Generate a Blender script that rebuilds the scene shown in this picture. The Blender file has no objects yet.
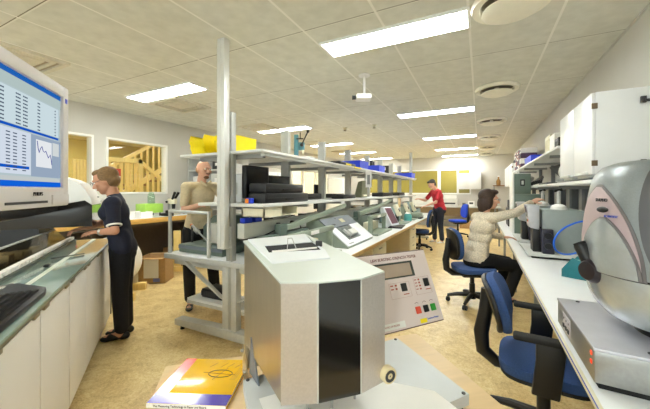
import bpy, bmesh, math, random
from mathutils import Vector, Matrix, Quaternion
random.seed(7)
SC = bpy.context.scene
COL = SC.collection
PI = math.pi
# ------------------------------------------------------------------ camera frame (photo axes on the floor plan)
YAW = math.radians(26.8)
def W(L, Z, z=0.0):           # L = metres right of the camera, Z = metres ahead of it
    return Vector((-math.sin(YAW)*Z + math.cos(YAW)*L, math.cos(YAW)*Z + math.sin(YAW)*L, z))
# ------------------------------------------------------------------ materials
def lin(c):
    r = []
    for v in c[:3]:
        v = v/255.0
        r.append(v/12.92 if v <= 0.04045 else ((v+0.055)/1.055)**2.4)
    return (r[0], r[1], r[2], 1.0)
MATS = {}
def mat(name, rgb, rough=0.5, metal=0.0, var=0.06, scale=18.0, bump=0.0, bscale=200.0, spec=0.5, coat=0.0, emit=None, estr=0.0, stretch=None):
    if name in MATS: return MATS[name]
    m = bpy.data.materials.new(name); m.use_nodes = True
    nt = m.node_tree; b = nt.nodes['Principled BSDF']
    b.inputs['Roughness'].default_value = rough; b.inputs['Metallic'].default_value = metal
    b.inputs['Specular IOR Level'].default_value = spec
    if coat: b.inputs['Coat Weight'].default_value = coat; b.inputs['Coat Roughness'].default_value = 0.08
    tc = nt.nodes.new('ShaderNodeTexCoord')
    src = tc.outputs['Object']
    if stretch:
        mp = nt.nodes.new('ShaderNodeMapping'); mp.inputs['Scale'].default_value = stretch
        nt.links.new(src, mp.inputs['Vector']); src = mp.outputs['Vector']
    nz = nt.nodes.new('ShaderNodeTexNoise'); nz.inputs['Scale'].default_value = scale; nz.inputs['Detail'].default_value = 4
    nt.links.new(src, nz.inputs['Vector'])
    cr = nt.nodes.new('ShaderNodeValToRGB')
    c = lin(rgb)
    cr.color_ramp.elements[0].position = 0.3; cr.color_ramp.elements[1].position = 0.7
    cr.color_ramp.elements[0].color = tuple(max(0, x*(1-var)) for x in c[:3])+(1,)
    cr.color_ramp.elements[1].color = tuple(min(1, x*(1+var)) for x in c[:3])+(1,)
    nt.links.new(nz.outputs['Fac'], cr.inputs['Fac']); nt.links.new(cr.outputs['Color'], b.inputs['Base Color'])
    if bump:
        n2 = nt.nodes.new('ShaderNodeTexNoise'); n2.inputs['Scale'].default_value = bscale
        nt.links.new(src, n2.inputs['Vector'])
        bp = nt.nodes.new('ShaderNodeBump'); bp.inputs['Strength'].default_value = bump; bp.inputs['Distance'].default_value = 0.01
        nt.links.new(n2.outputs['Fac'], bp.inputs['Height']); nt.links.new(bp.outputs['Normal'], b.inputs['Normal'])
    if emit:
        b.inputs['Emission Color'].default_value = lin(emit); b.inputs['Emission Strength'].default_value = estr
    MATS[name] = m
    return m
def glass(name, tint=(255,255,255), refl=0.08, rough=0.02):
    if name in MATS: return MATS[name]
    m = bpy.data.materials.new(name); m.use_nodes = True; nt = m.node_tree
    for n in list(nt.nodes): nt.nodes.remove(n)
    o = nt.nodes.new('ShaderNodeOutputMaterial'); t = nt.nodes.new('ShaderNodeBsdfTransparent'); g = nt.nodes.new('ShaderNodeBsdfGlossy')
    t.inputs['Color'].default_value = lin(tint); g.inputs['Roughness'].default_value = rough
    mx = nt.nodes.new('ShaderNodeMixShader'); mx.inputs[0].default_value = refl
    lw = nt.nodes.new('ShaderNodeLayerWeight'); lw.inputs['Blend'].default_value = 0.5; fr = nt.nodes.new('ShaderNodeMath'); fr.operation = 'POWER'; fr.inputs[1].default_value = 5.0; nt.links.new(lw.outputs['Facing'], fr.inputs[0])
    ad = nt.nodes.new('ShaderNodeMath'); ad.operation = 'ADD'; ad.inputs[1].default_value = refl; ad.use_clamp = True
    nt.links.new(fr.outputs[0], ad.inputs[0]); nt.links.new(ad.outputs[0], mx.inputs[0])
    nt.links.new(t.outputs[0], mx.inputs[1]); nt.links.new(g.outputs[0], mx.inputs[2]); nt.links.new(mx.outputs[0], o.inputs['Surface'])
    MATS[name] = m
    return m
def emis(name, rgb, s):
    if name in MATS: return MATS[name]
    m = bpy.data.materials.new(name); m.use_nodes = True; nt = m.node_tree
    for n in list(nt.nodes): nt.nodes.remove(n)
    o = nt.nodes.new('ShaderNodeOutputMaterial'); e = nt.nodes.new('ShaderNodeEmission')
    e.inputs['Color'].default_value = lin(rgb); e.inputs['Strength'].default_value = s
    nt.links.new(e.outputs[0], o.inputs['Surface']); MATS[name] = m
    return m

white_paint = mat('white_laminate', (238,238,236), 0.35, var=0.015)
bench_white = mat('bench_white', (236,238,240), 0.3, var=0.015, scale=6)
wall_paint = mat('wall_paint', (210,207,200), 0.8, var=0.02, scale=3, bump=0.05)
steel = mat('brushed_steel', (178,178,176), 0.35, 0.7, var=0.08, scale=30, stretch=(1,1,0.1))
alu = mat('aluminium', (200,201,198), 0.4, 0.15, var=0.05, scale=20)
palegrey = mat('pale_grey_paint', (206,208,204), 0.4, var=0.03)
midgrey = mat('mid_grey_paint', (150,152,150), 0.45, var=0.05)
sage = mat('sage_green_enamel', (152,164,148), 0.4, var=0.05)
sage_dark = mat('dark_sage_enamel', (96,112,104), 0.42, var=0.06)
slate = mat('slate_grey_enamel', (108,116,126), 0.4, var=0.04)
black_plastic = mat('black_plastic', (20,20,22), 0.42, var=0.15)
black_matte = mat('black_matte', (13,13,14), 0.75, var=0.2)
dark_grey = mat('dark_grey_plastic', (52,52,54), 0.5, var=0.1)
rubber = mat('rubber', (24,24,24), 0.8, var=0.1)
blue_fabric = mat('blue_upholstery', (50,80,136), 0.85, var=0.12, scale=120, bump=0.3, bscale=500)
bright_blue_fabric = mat('bright_blue_upholstery', (24,72,210), 0.85, var=0.1, scale=120, bump=0.3, bscale=500)
blue_plastic = mat('blue_plastic', (36,66,214), 0.4, var=0.04)
yellow_plastic = mat('yellow_plastic', (250,226,12), 0.4, var=0.03)
cardboard = mat('cardboard', (188,152,104), 0.85, var=0.08, scale=30)
paper = mat('white_paper', (246,245,242), 0.7, var=0.01)
pine = mat('pine_wood', (250,218,138), 0.45, var=0.08, scale=6, stretch=(8,8,1))
beech = mat('beech_laminate', (228,198,150), 0.4, var=0.06, scale=5, stretch=(1,9,1))
oak_edge = mat('wood_edge', (226,178,92), 0.45, var=0.12, scale=8, stretch=(9,1,9))
cream = mat('cream_plastic', (228,222,196), 0.5, var=0.04)
teal = mat('teal_plastic', (22,112,124), 0.35, var=0.06)
teal_light = mat('pale_teal_plastic', (84,164,160), 0.4, var=0.05)
red_plastic = mat('red_plastic', (222,84,62), 0.4, var=0.04)
green_plastic = mat('green_plastic', (52,160,58), 0.4, var=0.04)
lime = mat('lime_plastic', (176,226,96), 0.4, var=0.04)
ink = mat('dark_ink', (40,34,34), 0.6, var=0.05)
red_ink = mat('maroon_ink', (120,52,46), 0.6, var=0.05)
blue_ink = mat('blue_ink', (40,84,200), 0.5, var=0.05)

# ------------------------------------------------------------------ mesh builder
class M:
    def __init__(s): s.bm = bmesh.new()
    def _x(s, vs, mx):
        if mx is not None: bmesh.ops.transform(s.bm, matrix=mx, verts=vs)
    def box(s, x0, x1, y0, y1, z0, z1, bev=0.0, mx=None, seg=2):
        r = bmesh.ops.create_cube(s.bm, size=1.0); vs = r['verts']
        for v in vs:
            v.co = Vector((x0 if v.co.x < 0 else x1, y0 if v.co.y < 0 else y1, z0 if v.co.z < 0 else z1))
        if bev:
            es = list({e for v in vs for e in v.link_edges})
            r2 = bmesh.ops.bevel(s.bm, geom=es, offset=bev, segments=seg, affect='EDGES', profile=0.5)
            vs = list({v for f in r2['faces'] for v in f.verts} | {v for v in vs if v.is_valid})
        s._x(vs, mx); return s
    def prism(s, poly, h0, h1, axis='z', bev=0.0, mx=None):
        def P(a, b, h):
            return {'z': (a, b, h), 'y': (a, h, b), 'x': (h, a, b)}[axis]
        n = len(poly)
        v0 = [s.bm.verts.new(P(a, b, h0)) for a, b in poly]; v1 = [s.bm.verts.new(P(a, b, h1)) for a, b in poly]
        fs = [s.bm.faces.new(v0), s.bm.faces.new(v1)]
        for i in range(n): fs.append(s.bm.faces.new((v0[i], v0[(i+1) % n], v1[(i+1) % n], v1[i])))
        bmesh.ops.recalc_face_normals(s.bm, faces=fs)
        vs = v0+v1
        if bev:
            es = list({e for v in vs for e in v.link_edges})
            r2 = bmesh.ops.bevel(s.bm, geom=es, offset=bev, segments=2, affect='EDGES', profile=0.5)
            vs = list({v for f in r2['faces'] for v in f.verts} | {v for v in vs if v.is_valid})
        s._x(vs, mx); return s
    def solid(s, a, b):          # two matching 3D rings bridged into a closed body
        n = len(a)
        v0 = [s.bm.verts.new(p) for p in a]; v1 = [s.bm.verts.new(p) for p in b]
        fs = [s.bm.faces.new(v0), s.bm.faces.new(v1)]
        for i in range(n): fs.append(s.bm.faces.new((v0[i], v0[(i+1) % n], v1[(i+1) % n], v1[i])))
        bmesh.ops.recalc_face_normals(s.bm, faces=fs); return s
    def cyl(s, p0, p1, r0, r1=None, seg=16):
        return s.tube([p0, p1], [r0, r0 if r1 is None else r1], seg)
    def tube(s, pts, r, seg=8, closed=False):
        pts = [Vector(p) for p in pts]; n = len(pts)
        rs = r if isinstance(r, (list, tuple)) else [r]*n
        rings = []; up = None
        for i, p in enumerate(pts):
            if closed: t = (pts[(i+1) % n]-pts[i-1])
            else: t = (pts[min(i+1, n-1)]-pts[max(i-1, 0)])
            t.normalize()
            if up is None:
                a = Vector((0, 0, 1)) if abs(t.z) < 0.9 else Vector((1, 0, 0)); up = (a-t*a.dot(t)).normalized()
            else: up = (up-t*up.dot(t)).normalized()
            sd = t.cross(up)
            rings.append([s.bm.verts.new(p+(up*math.cos(2*PI*k/seg)+sd*math.sin(2*PI*k/seg))*rs[i]) for k in range(seg)])
        fs = []
        for i in range(n if closed else n-1):
            A, B = rings[i], rings[(i+1) % n]
            for k in range(seg): fs.append(s.bm.faces.new((A[k], A[(k+1) % seg], B[(k+1) % seg], B[k])))
        if not closed: fs.append(s.bm.faces.new(rings[0])); fs.append(s.bm.faces.new(rings[-1]))
        bmesh.ops.recalc_face_normals(s.bm, faces=fs); return s
    def lathe(s, prof, seg=24, c=(0, 0, 0), mx=None):
        rings = []; vs = []
        for r, z in prof:
            if r < 1e-6: ring = [s.bm.verts.new((c[0], c[1], c[2]+z))]
            else: ring = [s.bm.verts.new((c[0]+r*math.cos(2*PI*k/seg), c[1]+r*math.sin(2*PI*k/seg), c[2]+z)) for k in range(seg)]
            rings.append(ring); vs += ring
        fs = []
        for A, B in zip(rings, rings[1:]):
            for k in range(seg):
                k2 = (k+1) % seg
                if len(A) == 1 and len(B) == 1: continue
                if len(A) == 1: fs.append(s.bm.faces.new((A[0], B[k2], B[k])))
                elif len(B) == 1: fs.append(s.bm.faces.new((A[k], A[k2], B[0])))
                else: fs.append(s.bm.faces.new((A[k], A[k2], B[k2], B[k])))
        if len(rings[0]) > 1: fs.append(s.bm.faces.new(rings[0]))
        if len(rings[-1]) > 1: fs.append(s.bm.faces.new(rings[-1]))
        bmesh.ops.recalc_face_normals(s.bm, faces=fs)
        s._x(vs, mx); return s
    def ell(s, c, r, seg=20, rot=None):
        r_ = bmesh.ops.create_uvsphere(s.bm, u_segments=seg, v_segments=max(8, seg//2), radius=1.0)
        mx = Matrix.Translation(Vector(c)) @ (rot.to_4x4() if rot else Matrix.Identity(4)) @ Matrix.Diagonal((r[0], r[1], r[2], 1))
        bmesh.ops.transform(s.bm, matrix=mx, verts=r_['verts']); return s
    def cap(s, p0, p1, r0, r1, seg=14):
        p0 = Vector(p0); p1 = Vector(p1); s.ell(p0, (r0,)*3, seg); s.ell(p1, (r1,)*3, seg)
        if (p1-p0).length > 1e-4: s.tube([p0, p1], [r0, r1], seg)
        return s
    def shell(s, fn, nu, nv, th, nf):   # curved sheet with a real thickness; nf(u,v) = outward normal
        A = [[s.bm.verts.new(fn(i/nu, j/nv)) for j in range(nv+1)] for i in range(nu+1)]
        B = [[s.bm.verts.new(Vector(fn(i/nu, j/nv))-nf(i/nu, j/nv)*th) for j in range(nv+1)] for i in range(nu+1)]
        fs = []
        for G, fl in ((A, 0), (B, 1)):
            for i in range(nu):
                for j in range(nv): fs.append(s.bm.faces.new((G[i][j], G[i+1][j], G[i+1][j+1], G[i][j+1])))
        for i in range(nu):
            for j in (0, nv): fs.append(s.bm.faces.new((A[i][j], A[i+1][j], B[i+1][j], B[i][j])))
        for j in range(nv):
            for i in (0, nu): fs.append(s.bm.faces.new((A[i][j], A[i][j+1], B[i][j+1], B[i][j])))
        bmesh.ops.recalc_face_normals(s.bm, faces=fs); return s
    def build(s, name, m, parent=None, sharp=35, mx=None):
        if mx is not None: bmesh.ops.transform(s.bm, matrix=mx, verts=s.bm.verts[:])
        me = bpy.data.meshes.new(name); s.bm.to_mesh(me); s.bm.free()
        me.materials.append(m)
        for p in me.polygons: p.use_smooth = True
        me.set_sharp_from_angle(angle=math.radians(sharp))
        o = bpy.data.objects.new(name, me); COL.objects.link(o)
        if parent is not None: o.parent = parent
        return o
def rotz(a, c=(0, 0, 0)): 
    c = Vector(c); return Matrix.Translation(c) @ Matrix.Rotation(a, 4, 'Z') @ Matrix.Translation(-c)
def rota(a, ax, c=(0, 0, 0)):
    c = Vector(c); return Matrix.Translation(c) @ Matrix.Rotation(a, 4, ax) @ Matrix.Translation(-c)
def frame(o, ex, ez):            # matrix whose x runs along ex and z along ez at point o
    ex = Vector(ex).normalized(); ez = Vector(ez).normalized(); ey = ez.cross(ex).normalized(); ez = ex.cross(ey)
    m = Matrix((ex, ey, ez)).transposed().to_4x4(); m.translation = Vector(o); return m
def tag(o, label, cat, group=None, kind=None):
    if label: o['label'] = label
    if cat: o['category'] = cat
    if group: o['group'] = group
    if kind: o['kind'] = kind
    return o
def thing(name, label, cat, loc=(0, 0, 0), rz=0.0, group=None):
    o = bpy.data.objects.new(name, None); COL.objects.link(o); o.empty_display_size = 0.1
    o.location = loc; o.rotation_euler = (0, 0, rz); tag(o, label, cat, group); return o
def struct(o): o['kind'] = 'structure'; return o
def kids(o): return [c for c in bpy.data.objects if c.parent == o]
def copy_tree(o, parent=None):
    c = o.copy(); COL.objects.link(c)
    if parent is not None: c.parent = parent
    for ch in kids(o): copy_tree(ch, c)
    return c
def dup(o, loc, rz=None, label=None, group=None):
    c = copy_tree(o); c.location = loc
    if rz is not None: c.rotation_euler = (0, 0, rz)
    if label: c['label'] = label
    if group: c['group'] = group
    return c
def text(name, s, size, m, parent, mx, depth=0.0006, align='CENTER', xs=1.0):
    cu = bpy.data.curves.new(name, 'FONT'); cu.body = s; cu.size = size; cu.extrude = depth
    cu.align_x = align; cu.align_y = 'CENTER'; cu.resolution_u = 3
    t = bpy.data.objects.new(name, cu); COL.objects.link(t)
    dg = bpy.context.evaluated_depsgraph_get()
    me = bpy.data.meshes.new_from_object(t.evaluated_get(dg)); bpy.data.objects.remove(t)
    me.name = name; me.transform(mx @ Matrix.Diagonal((xs, 1, 1, 1))); me.materials.clear(); me.materials.append(m)
    o = bpy.data.objects.new(name, me); COL.objects.link(o); o.parent = parent; return o
def organic(name, mb, m, parent, voxel=0.006, smooth=6):
    """fuses the overlapping closed pieces of mb into one continuous skin"""
    o = mb.build(name, m, None)
    r = o.modifiers.new('r', 'REMESH'); r.mode = 'VOXEL'; r.voxel_size = voxel; r.use_smooth_shade = True
    if smooth:
        k = o.modifiers.new('s', 'SMOOTH'); k.factor = 0.5; k.iterations = smooth
    dg = bpy.context.evaluated_depsgraph_get()
    me = bpy.data.meshes.new_from_object(o.evaluated_get(dg)); old = o.data
    o.modifiers.clear(); o.data = me; bpy.data.meshes.remove(old); me.name = name
    for p in me.polygons: p.use_smooth = True
    o.parent = parent; return o
# ------------------------------------------------------------------ the room shell
XL, XR, YN, YF, HC = -5.62, 1.13, -2.4, 13.45, 2.82
def floor_mat():
    m = bpy.data.materials.new('linoleum'); m.use_nodes = True; nt = m.node_tree; b = nt.nodes['Principled BSDF']
    tc = nt.nodes.new('ShaderNodeTexCoord')
    n1 = nt.nodes.new('ShaderNodeTexNoise'); n1.inputs['Scale'].default_value = 5; n1.inputs['Detail'].default_value = 9; n1.inputs['Roughness'].default_value = 0.7; n1.inputs['Distortion'].default_value = 0.8
    n2 = nt.nodes.new('ShaderNodeTexNoise'); n2.inputs['Scale'].default_value = 45; n2.inputs['Detail'].default_value = 5; n2.inputs['Distortion'].default_value = 1.5
    for n in (n1, n2): nt.links.new(tc.outputs['Object'], n.inputs['Vector'])
    mx = nt.nodes.new('ShaderNodeMath'); mx.operation = 'MULTIPLY_ADD'; mx.inputs[1].default_value = 0.45
    ad = nt.nodes.new('ShaderNodeMath'); ad.operation = 'MULTIPLY'; ad.inputs[1].default_value = 0.55
    nt.links.new(n1.outputs['Fac'], ad.inputs[0]); nt.links.new(n2.outputs['Fac'], mx.inputs[0]); nt.links.new(ad.outputs[0], mx.inputs[2])
    cr = nt.nodes.new('ShaderNodeValToRGB'); e = cr.color_ramp.elements
    e[0].position = 0.36; e[0].color = lin((190,158,104)); e[1].position = 0.62; e[1].color = lin((240,220,168))
    k = e.new(0.5); k.color = lin((224,196,136))
    nt.links.new(mx.outputs[0], cr.inputs['Fac']); nt.links.new(cr.outputs['Color'], b.inputs['Base Color'])
    b.inputs['Roughness'].default_value = 0.33
    return m
def ceil_mat():
    m = bpy.data.materials.new('ceiling_tiles'); m.use_nodes = True; nt = m.node_tree; b = nt.nodes['Principled BSDF']
    tc = nt.nodes.new('ShaderNodeTexCoord'); sp = nt.nodes.new('ShaderNodeSeparateXYZ'); nt.links.new(tc.outputs['Object'], sp.inputs[0])
    def line(out, off, pitch, w):
        a = nt.nodes.new('ShaderNodeMath'); a.operation = 'SUBTRACT'; a.inputs[1].default_value = off-w/2
        c = nt.nodes.new('ShaderNodeMath'); c.operation = 'FLOORED_MODULO'; c.inputs[1].default_value = pitch
        d = nt.nodes.new('ShaderNodeMath'); d.operation = 'LESS_THAN'; d.inputs[1].default_value = w
        nt.links.new(out, a.inputs[0]); nt.links.new(a.outputs[0], c.inputs[0]); nt.links.new(c.outputs[0], d.inputs[0]); return d.outputs[0]
    lx = line(sp.outputs['X'], -0.08, 0.645, 0.02); ly = line(sp.outputs['Y'], 2.31, 1.22, 0.012)
    ly2 = line(sp.outputs['Y'], 2.3, 1.22, 0.008)
    n1 = nt.nodes.new('ShaderNodeTexNoise'); n1.inputs['Scale'].default_value = 9; n1.inputs['Detail'].default_value = 8; nt.links.new(tc.outputs['Object'], n1.inputs['Vector'])
    cr = nt.nodes.new('ShaderNodeValToRGB'); e = cr.color_ramp.elements
    e[0].position = 0.3; e[0].color = lin((212,211,200)); e[1].position = 0.7; e[1].color = lin((226,225,215))
    nt.links.new(n1.outputs['Fac'], cr.inputs['Fac'])
    m1 = nt.nodes.new('ShaderNodeMix'); m1.data_type = 'RGBA'; m1.inputs[7].default_value = lin((130,124,108)); nt.links.new(ly2, m1.inputs[0]); nt.links.new(cr.outputs['Color'], m1.inputs[6])
    m2 = nt.nodes.new('ShaderNodeMix'); m2.data_type = 'RGBA'; m2.inputs[7].default_value = lin((232,230,220)); nt.links.new(ly, m2.inputs[0]); nt.links.new(m1.outputs[2], m2.inputs[6])
    m3 = nt.nodes.new('ShaderNodeMix'); m3.data_type = 'RGBA'; m3.inputs[7].default_value = lin((240,238,230)); nt.links.new(lx, m3.inputs[0]); nt.links.new(m2.outputs[2], m3.inputs[6])
    nt.links.new(m3.outputs[2], b.inputs['Base Color']); b.inputs['Roughness'].default_value = 0.85
    return m
struct(M().box(XL-0.12, XR+0.12, YN-0.12, YF+0.12, -0.08, 0).build('floor', floor_mat()))
struct(M().box(XL-0.12, XR+0.12, YN-0.12, YF+0.12, HC, HC+0.08).build('ceiling', ceil_mat()))
struct(M().box(XR, XR+0.12, YN, YF+0.12, 0, HC).build('wall_right', wall_paint))
RW = (-3.6, 0.6, 0.95, 2.4)     # unseen window behind the camera, added to brighten the room with daylight
rw = M().box(XL-0.12, RW[0], YN-0.12, YN, 0, HC).box(RW[1], XR+0.12, YN-0.12, YN, 0, HC).box(RW[0], RW[1], YN-0.12, YN, 0, RW[2]).box(RW[0], RW[1], YN-0.12, YN, RW[3], HC)
struct(rw.build('wall_rear', wall_paint))
pl_ = bpy.data.lights.new('window_portal', 'AREA'); pl_.shape = 'RECTANGLE'; pl_.size = RW[1]-RW[0]; pl_.size_y = RW[3]-RW[2]; pl_.energy = 1; pl_.cycles.is_portal = True
po = bpy.data.objects.new('window_portal', pl_); COL.objects.link(po); po.location = ((RW[0]+RW[1])/2, YN-0.06, (RW[2]+RW[3])/2); po.rotation_euler = (PI/2, 0, PI)
# left wall with two inner windows and a further lit opening
wl = M(); ZS, ZT = 1.40, 2.32
WIN = [(0.6, 2.74, ZS, ZT), (2.97, 4.06, ZS, ZT), (8.7, 11.3, 0.95, 2.15)]
ys = [YN] + [v for w in WIN for v in w[:2]] + [YF+0.12]
for i in range(0, len(ys), 2): wl.box(XL-0.12, XL, ys[i], ys[i+1], 0, HC)
for y0, y1, z0, z1 in WIN: wl.box(XL-0.12, XL, y0, y1, 0, z0); wl.box(XL-0.12, XL, y0, y1, z1, HC)
struct(wl.build('wall_left', wall_paint))
clear = glass('window_glass', (250,252,248), 0.03)
frame_white = mat('window_frame_white', (246,245,240), 0.4, var=0.01)
for k, (y0, y1, z0, z1) in enumerate(WIN):
    f = M(); b = 0.022
    for a in ((y0-b, y0+0.012, z0-b, z1+b), (y1-0.012, y1+b, z0-b, z1+b), (y0+0.012, y1-0.012, z1-0.012, z1+b), (y0+0.012, y1-0.012, z0-b, z0+0.012)):
        f.box(XL-0.13, XL+0.015, a[0], a[1], a[2], a[3])
    if k == 2:
        for yy in (9.5, 10.4): f.box(XL-0.1, XL-0.02, yy-0.04, yy+0.04, z0, z1)
    o = struct(f.build('window_%d' % (k+1), frame_white))
    M().box(XL-0.072, XL-0.066, y0, y1, z0, z1).build('pane', clear, o)
# far wall with three film-covered windows
fw = M(); FWIN = [(-4.5, -1.56, 1.34, 2.28), (-1.46, -0.83, 1.34, 2.28), (-0.77, -0.36, 1.34, 2.28)]
xs = [XL-0.12] + [v for w in FWIN for v in w[:2]] + [XR+0.12]
for i in range(0, len(xs), 2): fw.box(xs[i], xs[i+1], YF, YF+0.12, 0, HC)
for x0, x1, z0, z1 in FWIN: fw.box(x0, x1, YF, YF+0.12, 0, z0); fw.box(x0, x1, YF, YF+0.12, z1, HC)
struct(fw.build('wall_far', wall_paint))
film = mat('olive_window_film', (146,134,62), 0.2, var=0.12, scale=1.5, emit=(150,136,60), estr=0.12)  # faint glow in the film stands in for a lit room behind
for k, (x0, x1, z0, z1) in enumerate(FWIN):
    f = M(); b = 0.04
    for a in ((x0-b, x0+0.01, z0-b, z1+b), (x1-0.01, x1+b, z0-b, z1+b), (x0+0.01, x1-0.01, z1-0.01, z1+b), (x0+0.01, x1-0.01, z0-b, z0+0.01)):
        f.box(a[0], a[1], YF-0.012, YF+0.1, a[2], a[3])
    o = struct(f.build('window_%d' % (k+4), frame_white))
    M().box(x0, x1, YF+0.03, YF+0.036, z0, z1).build('pane', film, o)
struct(M().box(XR-0.012, XR, YN, YF, 0, 0.08).build('baseboard_right', palegrey))
struct(M().box(XL, XL+0.012, YN, YF, 0, 0.08).build('baseboard_left', palegrey))
struct(M().box(XL+0.012, XR-0.012, YF-0.012, YF, 0, 0.08).build('baseboard_far', palegrey))
struct(M().box(XR-0.014, XR, YN, YF, HC-0.014, HC).build('trim_1', wall_paint))
struct(M().box(XL, XL+0.014, YN, YF, HC-0.014, HC).build('trim_2', wall_paint))
f = M(); b = 0.05  # frame and pane of the added rear window
for a in ((RW[0], RW[0]+b, RW[2], RW[3]), (RW[1]-b, RW[1], RW[2], RW[3]), (RW[0]+b, RW[1]-b, RW[3]-b, RW[3]), (RW[0]+b, RW[1]-b, RW[2], RW[2]+b), (-2.23, -2.17, RW[2]+b, RW[3]-b), (-0.83, -0.77, RW[2]+b, RW[3]-b)): f.box(a[0], a[1], YN-0.11, YN-0.02, a[2], a[3])
o = struct(f.build('window_7', frame_white)); M().box(RW[0]+b, RW[1]-b, YN-0.07, YN-0.064, RW[2]+b, RW[3]-b).build('pane', clear, o)
# stair hall beyond the left wall
hall_wall = mat('hall_wall_yellow', (188,166,92), 0.8, var=0.03, scale=2)
hall_floor = mat('hall_floor', (206,180,130), 0.5)
hall_white = mat('hall_ceiling', (216,204,152), 0.8)
HX = -13.0
h = M().box(HX, XL-0.12, -2, YF, 0.0, 0.04); struct(h.build('trim_3', hall_floor))
struct(M().box(HX, XL-0.12, -2, YF+0.8, 3.3, 3.38).build('trim_4', hall_white))
struct(M().box(HX-0.1, HX, -2, YF+0.8, 0, 3.38).build('trim_5', hall_wall))
struct(M().box(HX, XL-0.12, -2.1, -2, 0, 3.38).build('trim_6', hall_wall))
struct(M().box(HX, XL-0.24, YF+0.7, YF+0.8, 0, 3.38).build('trim_7', mat('partition_white', (236,228,206), 0.7)))
# ------------------------------------------------------------------ ceiling fittings
LAMP = emis('lamp_diffuser', (250,253,247), 15.0); HFILL = emis('hall_lamp_diffuser', (255,248,232), 18.0)
def ceiling_light(x0, x1, y, label, s=None):
    t = thing('ceiling_light', label, 'ceiling light', ((x0+x1)/2, y, HC), group='strip lights in the ceiling grid'); w = (x1-x0)/2
    f = M(); d = 0.14
    for a in ((-w-0.02, w+0.02, -d-0.015, -d), (-w-0.02, w+0.02, d, d+0.015), (-w-0.02, -w, -d, d), (w, w+0.02, -d, d)): f.box(a[0], a[1], a[2], a[3], -0.022, 0)
    f.build('light_frame', white_paint, t)
    M().box(-w, w, -d, d, -0.018, -0.002).build('diffuser', LAMP, t)
nm = ['nearest', 'second', 'third', 'fourth', 'fifth']
for k, y in enumerate((2.70, 5.68, 8.45, 10.9, 12.95)):
    ceiling_light(-1.33, -0.09, y, 'white strip ceiling light beside the round vents, %s from the camera' % nm[k] if k < 4 else 'white strip ceiling light beside the round vents, next to the far wall')
for k, y in enumerate((2.84, 5.75, 8.22, 10.4, 12.7)):
    ceiling_light(-4.62, -3.3, y, 'white strip ceiling light over the left side of the room, %s from the camera' % nm[k])
for x0, x1, y in ((-1.33, -0.09, -1.5), (-4.62, -3.3, -0.3)):  # unseen strips; the right one is added to brighten the tester's front
    ceiling_light(x0, x1, y, 'white strip ceiling light behind the camera over the %s side' % ('right' if x0 > -2 else 'left'))
vent_paint = mat('vent_paint', (246,242,226), 0.5, var=0.02)
vent_dark = mat('vent_gap', (120,112,94), 0.8)
ordn = ['nearest', 'second', 'third', 'fourth', 'fifth', 'sixth']
for k, y in enumerate((2.6, 4.72, 6.8, 8.85, 10.9, 12.7)):
    t = thing('round_vent', 'round cream ceiling vent in the row near the right wall, %s from the camera' % ordn[k], 'vent', (0.2, y, HC), group='round vents along the right of the ceiling')
    M().lathe([(0.255, 0), (0.268, -0.015), (0.255, -0.045), (0.205, -0.04), (0.19, -0.01), (0.19, 0)], 40).build('rim', vent_paint, t)
    M().lathe([(0.0, -0.002), (0.19, -0.002), (0.19, -0.012), (0.0, -0.012)], 40).build('gap', vent_dark, t)
    M().lathe([(0.0, -0.1), (0.16, -0.094), (0.192, -0.08), (0.188, -0.07), (0.15, -0.062), (0.03, -0.055), (0.03, -0.012), (0, -0.012)], 40).build('disc', vent_paint, t)
for k, y in enumerate((1.4, 3.35, 5.35, 7.85, 9.95, 11.9)):
    t = thing('square_vent', 'square ceiling air diffuser on the left side, %s from the camera' % ordn[k], 'vent', (-4.3, y, HC), group='square vents on the left of the ceiling')
    f = M()
    for r, w, z in ((0.33, 0.05, -0.03), (0.24, 0.035, -0.022)):
        for a in ((-r, r, -r, -r+w), (-r, r, r-w, r), (-r, -r+w, -r+w, r-w), (r-w, r, -r+w, r-w)): f.box(a[0], a[1], a[2], a[3], z, 0)
    f.build('louvre_frame', mat('square_vent_paint', (214,208,190), 0.6), t)
    M().box(-0.29, 0.29, -0.29, 0.29, -0.008, -0.001).build('gap', mat('square_vent_gap', (170,160,138), 0.8), t)
    M().box(-0.17, 0.17, -0.17, 0.17, -0.02, -0.008, 0.005).build('centre_plate', mat('square_vent_paint', (214,208,190), 0.6), t)
for k, (x, y) in enumerate(((-2.66, 6.24), (-1.99, 6.24))):
    t = thing('sprinkler_head', 'small ceiling sprinkler, the %s of two beyond the projector' % ('left' if k == 0 else 'right'), 'sprinkler', (x, y, HC), group='ceiling sprinklers')
    M().lathe([(0, 0), (0.05, 0), (0.05, -0.012), (0.02, -0.02), (0.015, -0.06), (0, -0.06)], 16).build('body', cream, t)
    M().lathe([(0, -0.06), (0.035, -0.06), (0.035, -0.066), (0, -0.066)], 12).build('deflector', dark_grey, t)
t = thing('projector', 'small white projector hanging from a ceiling pole', 'projector', (-1.24, 3.5, HC))
M().lathe([(0, 0), (0.07, 0), (0.07, -0.012), (0.014, -0.02), (0.014, -0.24), (0, -0.24)], 16).build('pole', white_paint, t)
M().box(-0.1, 0.08, -0.08, 0.08, -0.30, -0.24, 0.015, mx=rotz(0.45)).build('case', white_paint, t)
M().cyl((-0.085, -0.045, -0.27), (-0.13, -0.065, -0.27), 0.022, 0.025).build('lens', black_plastic, t)
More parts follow.
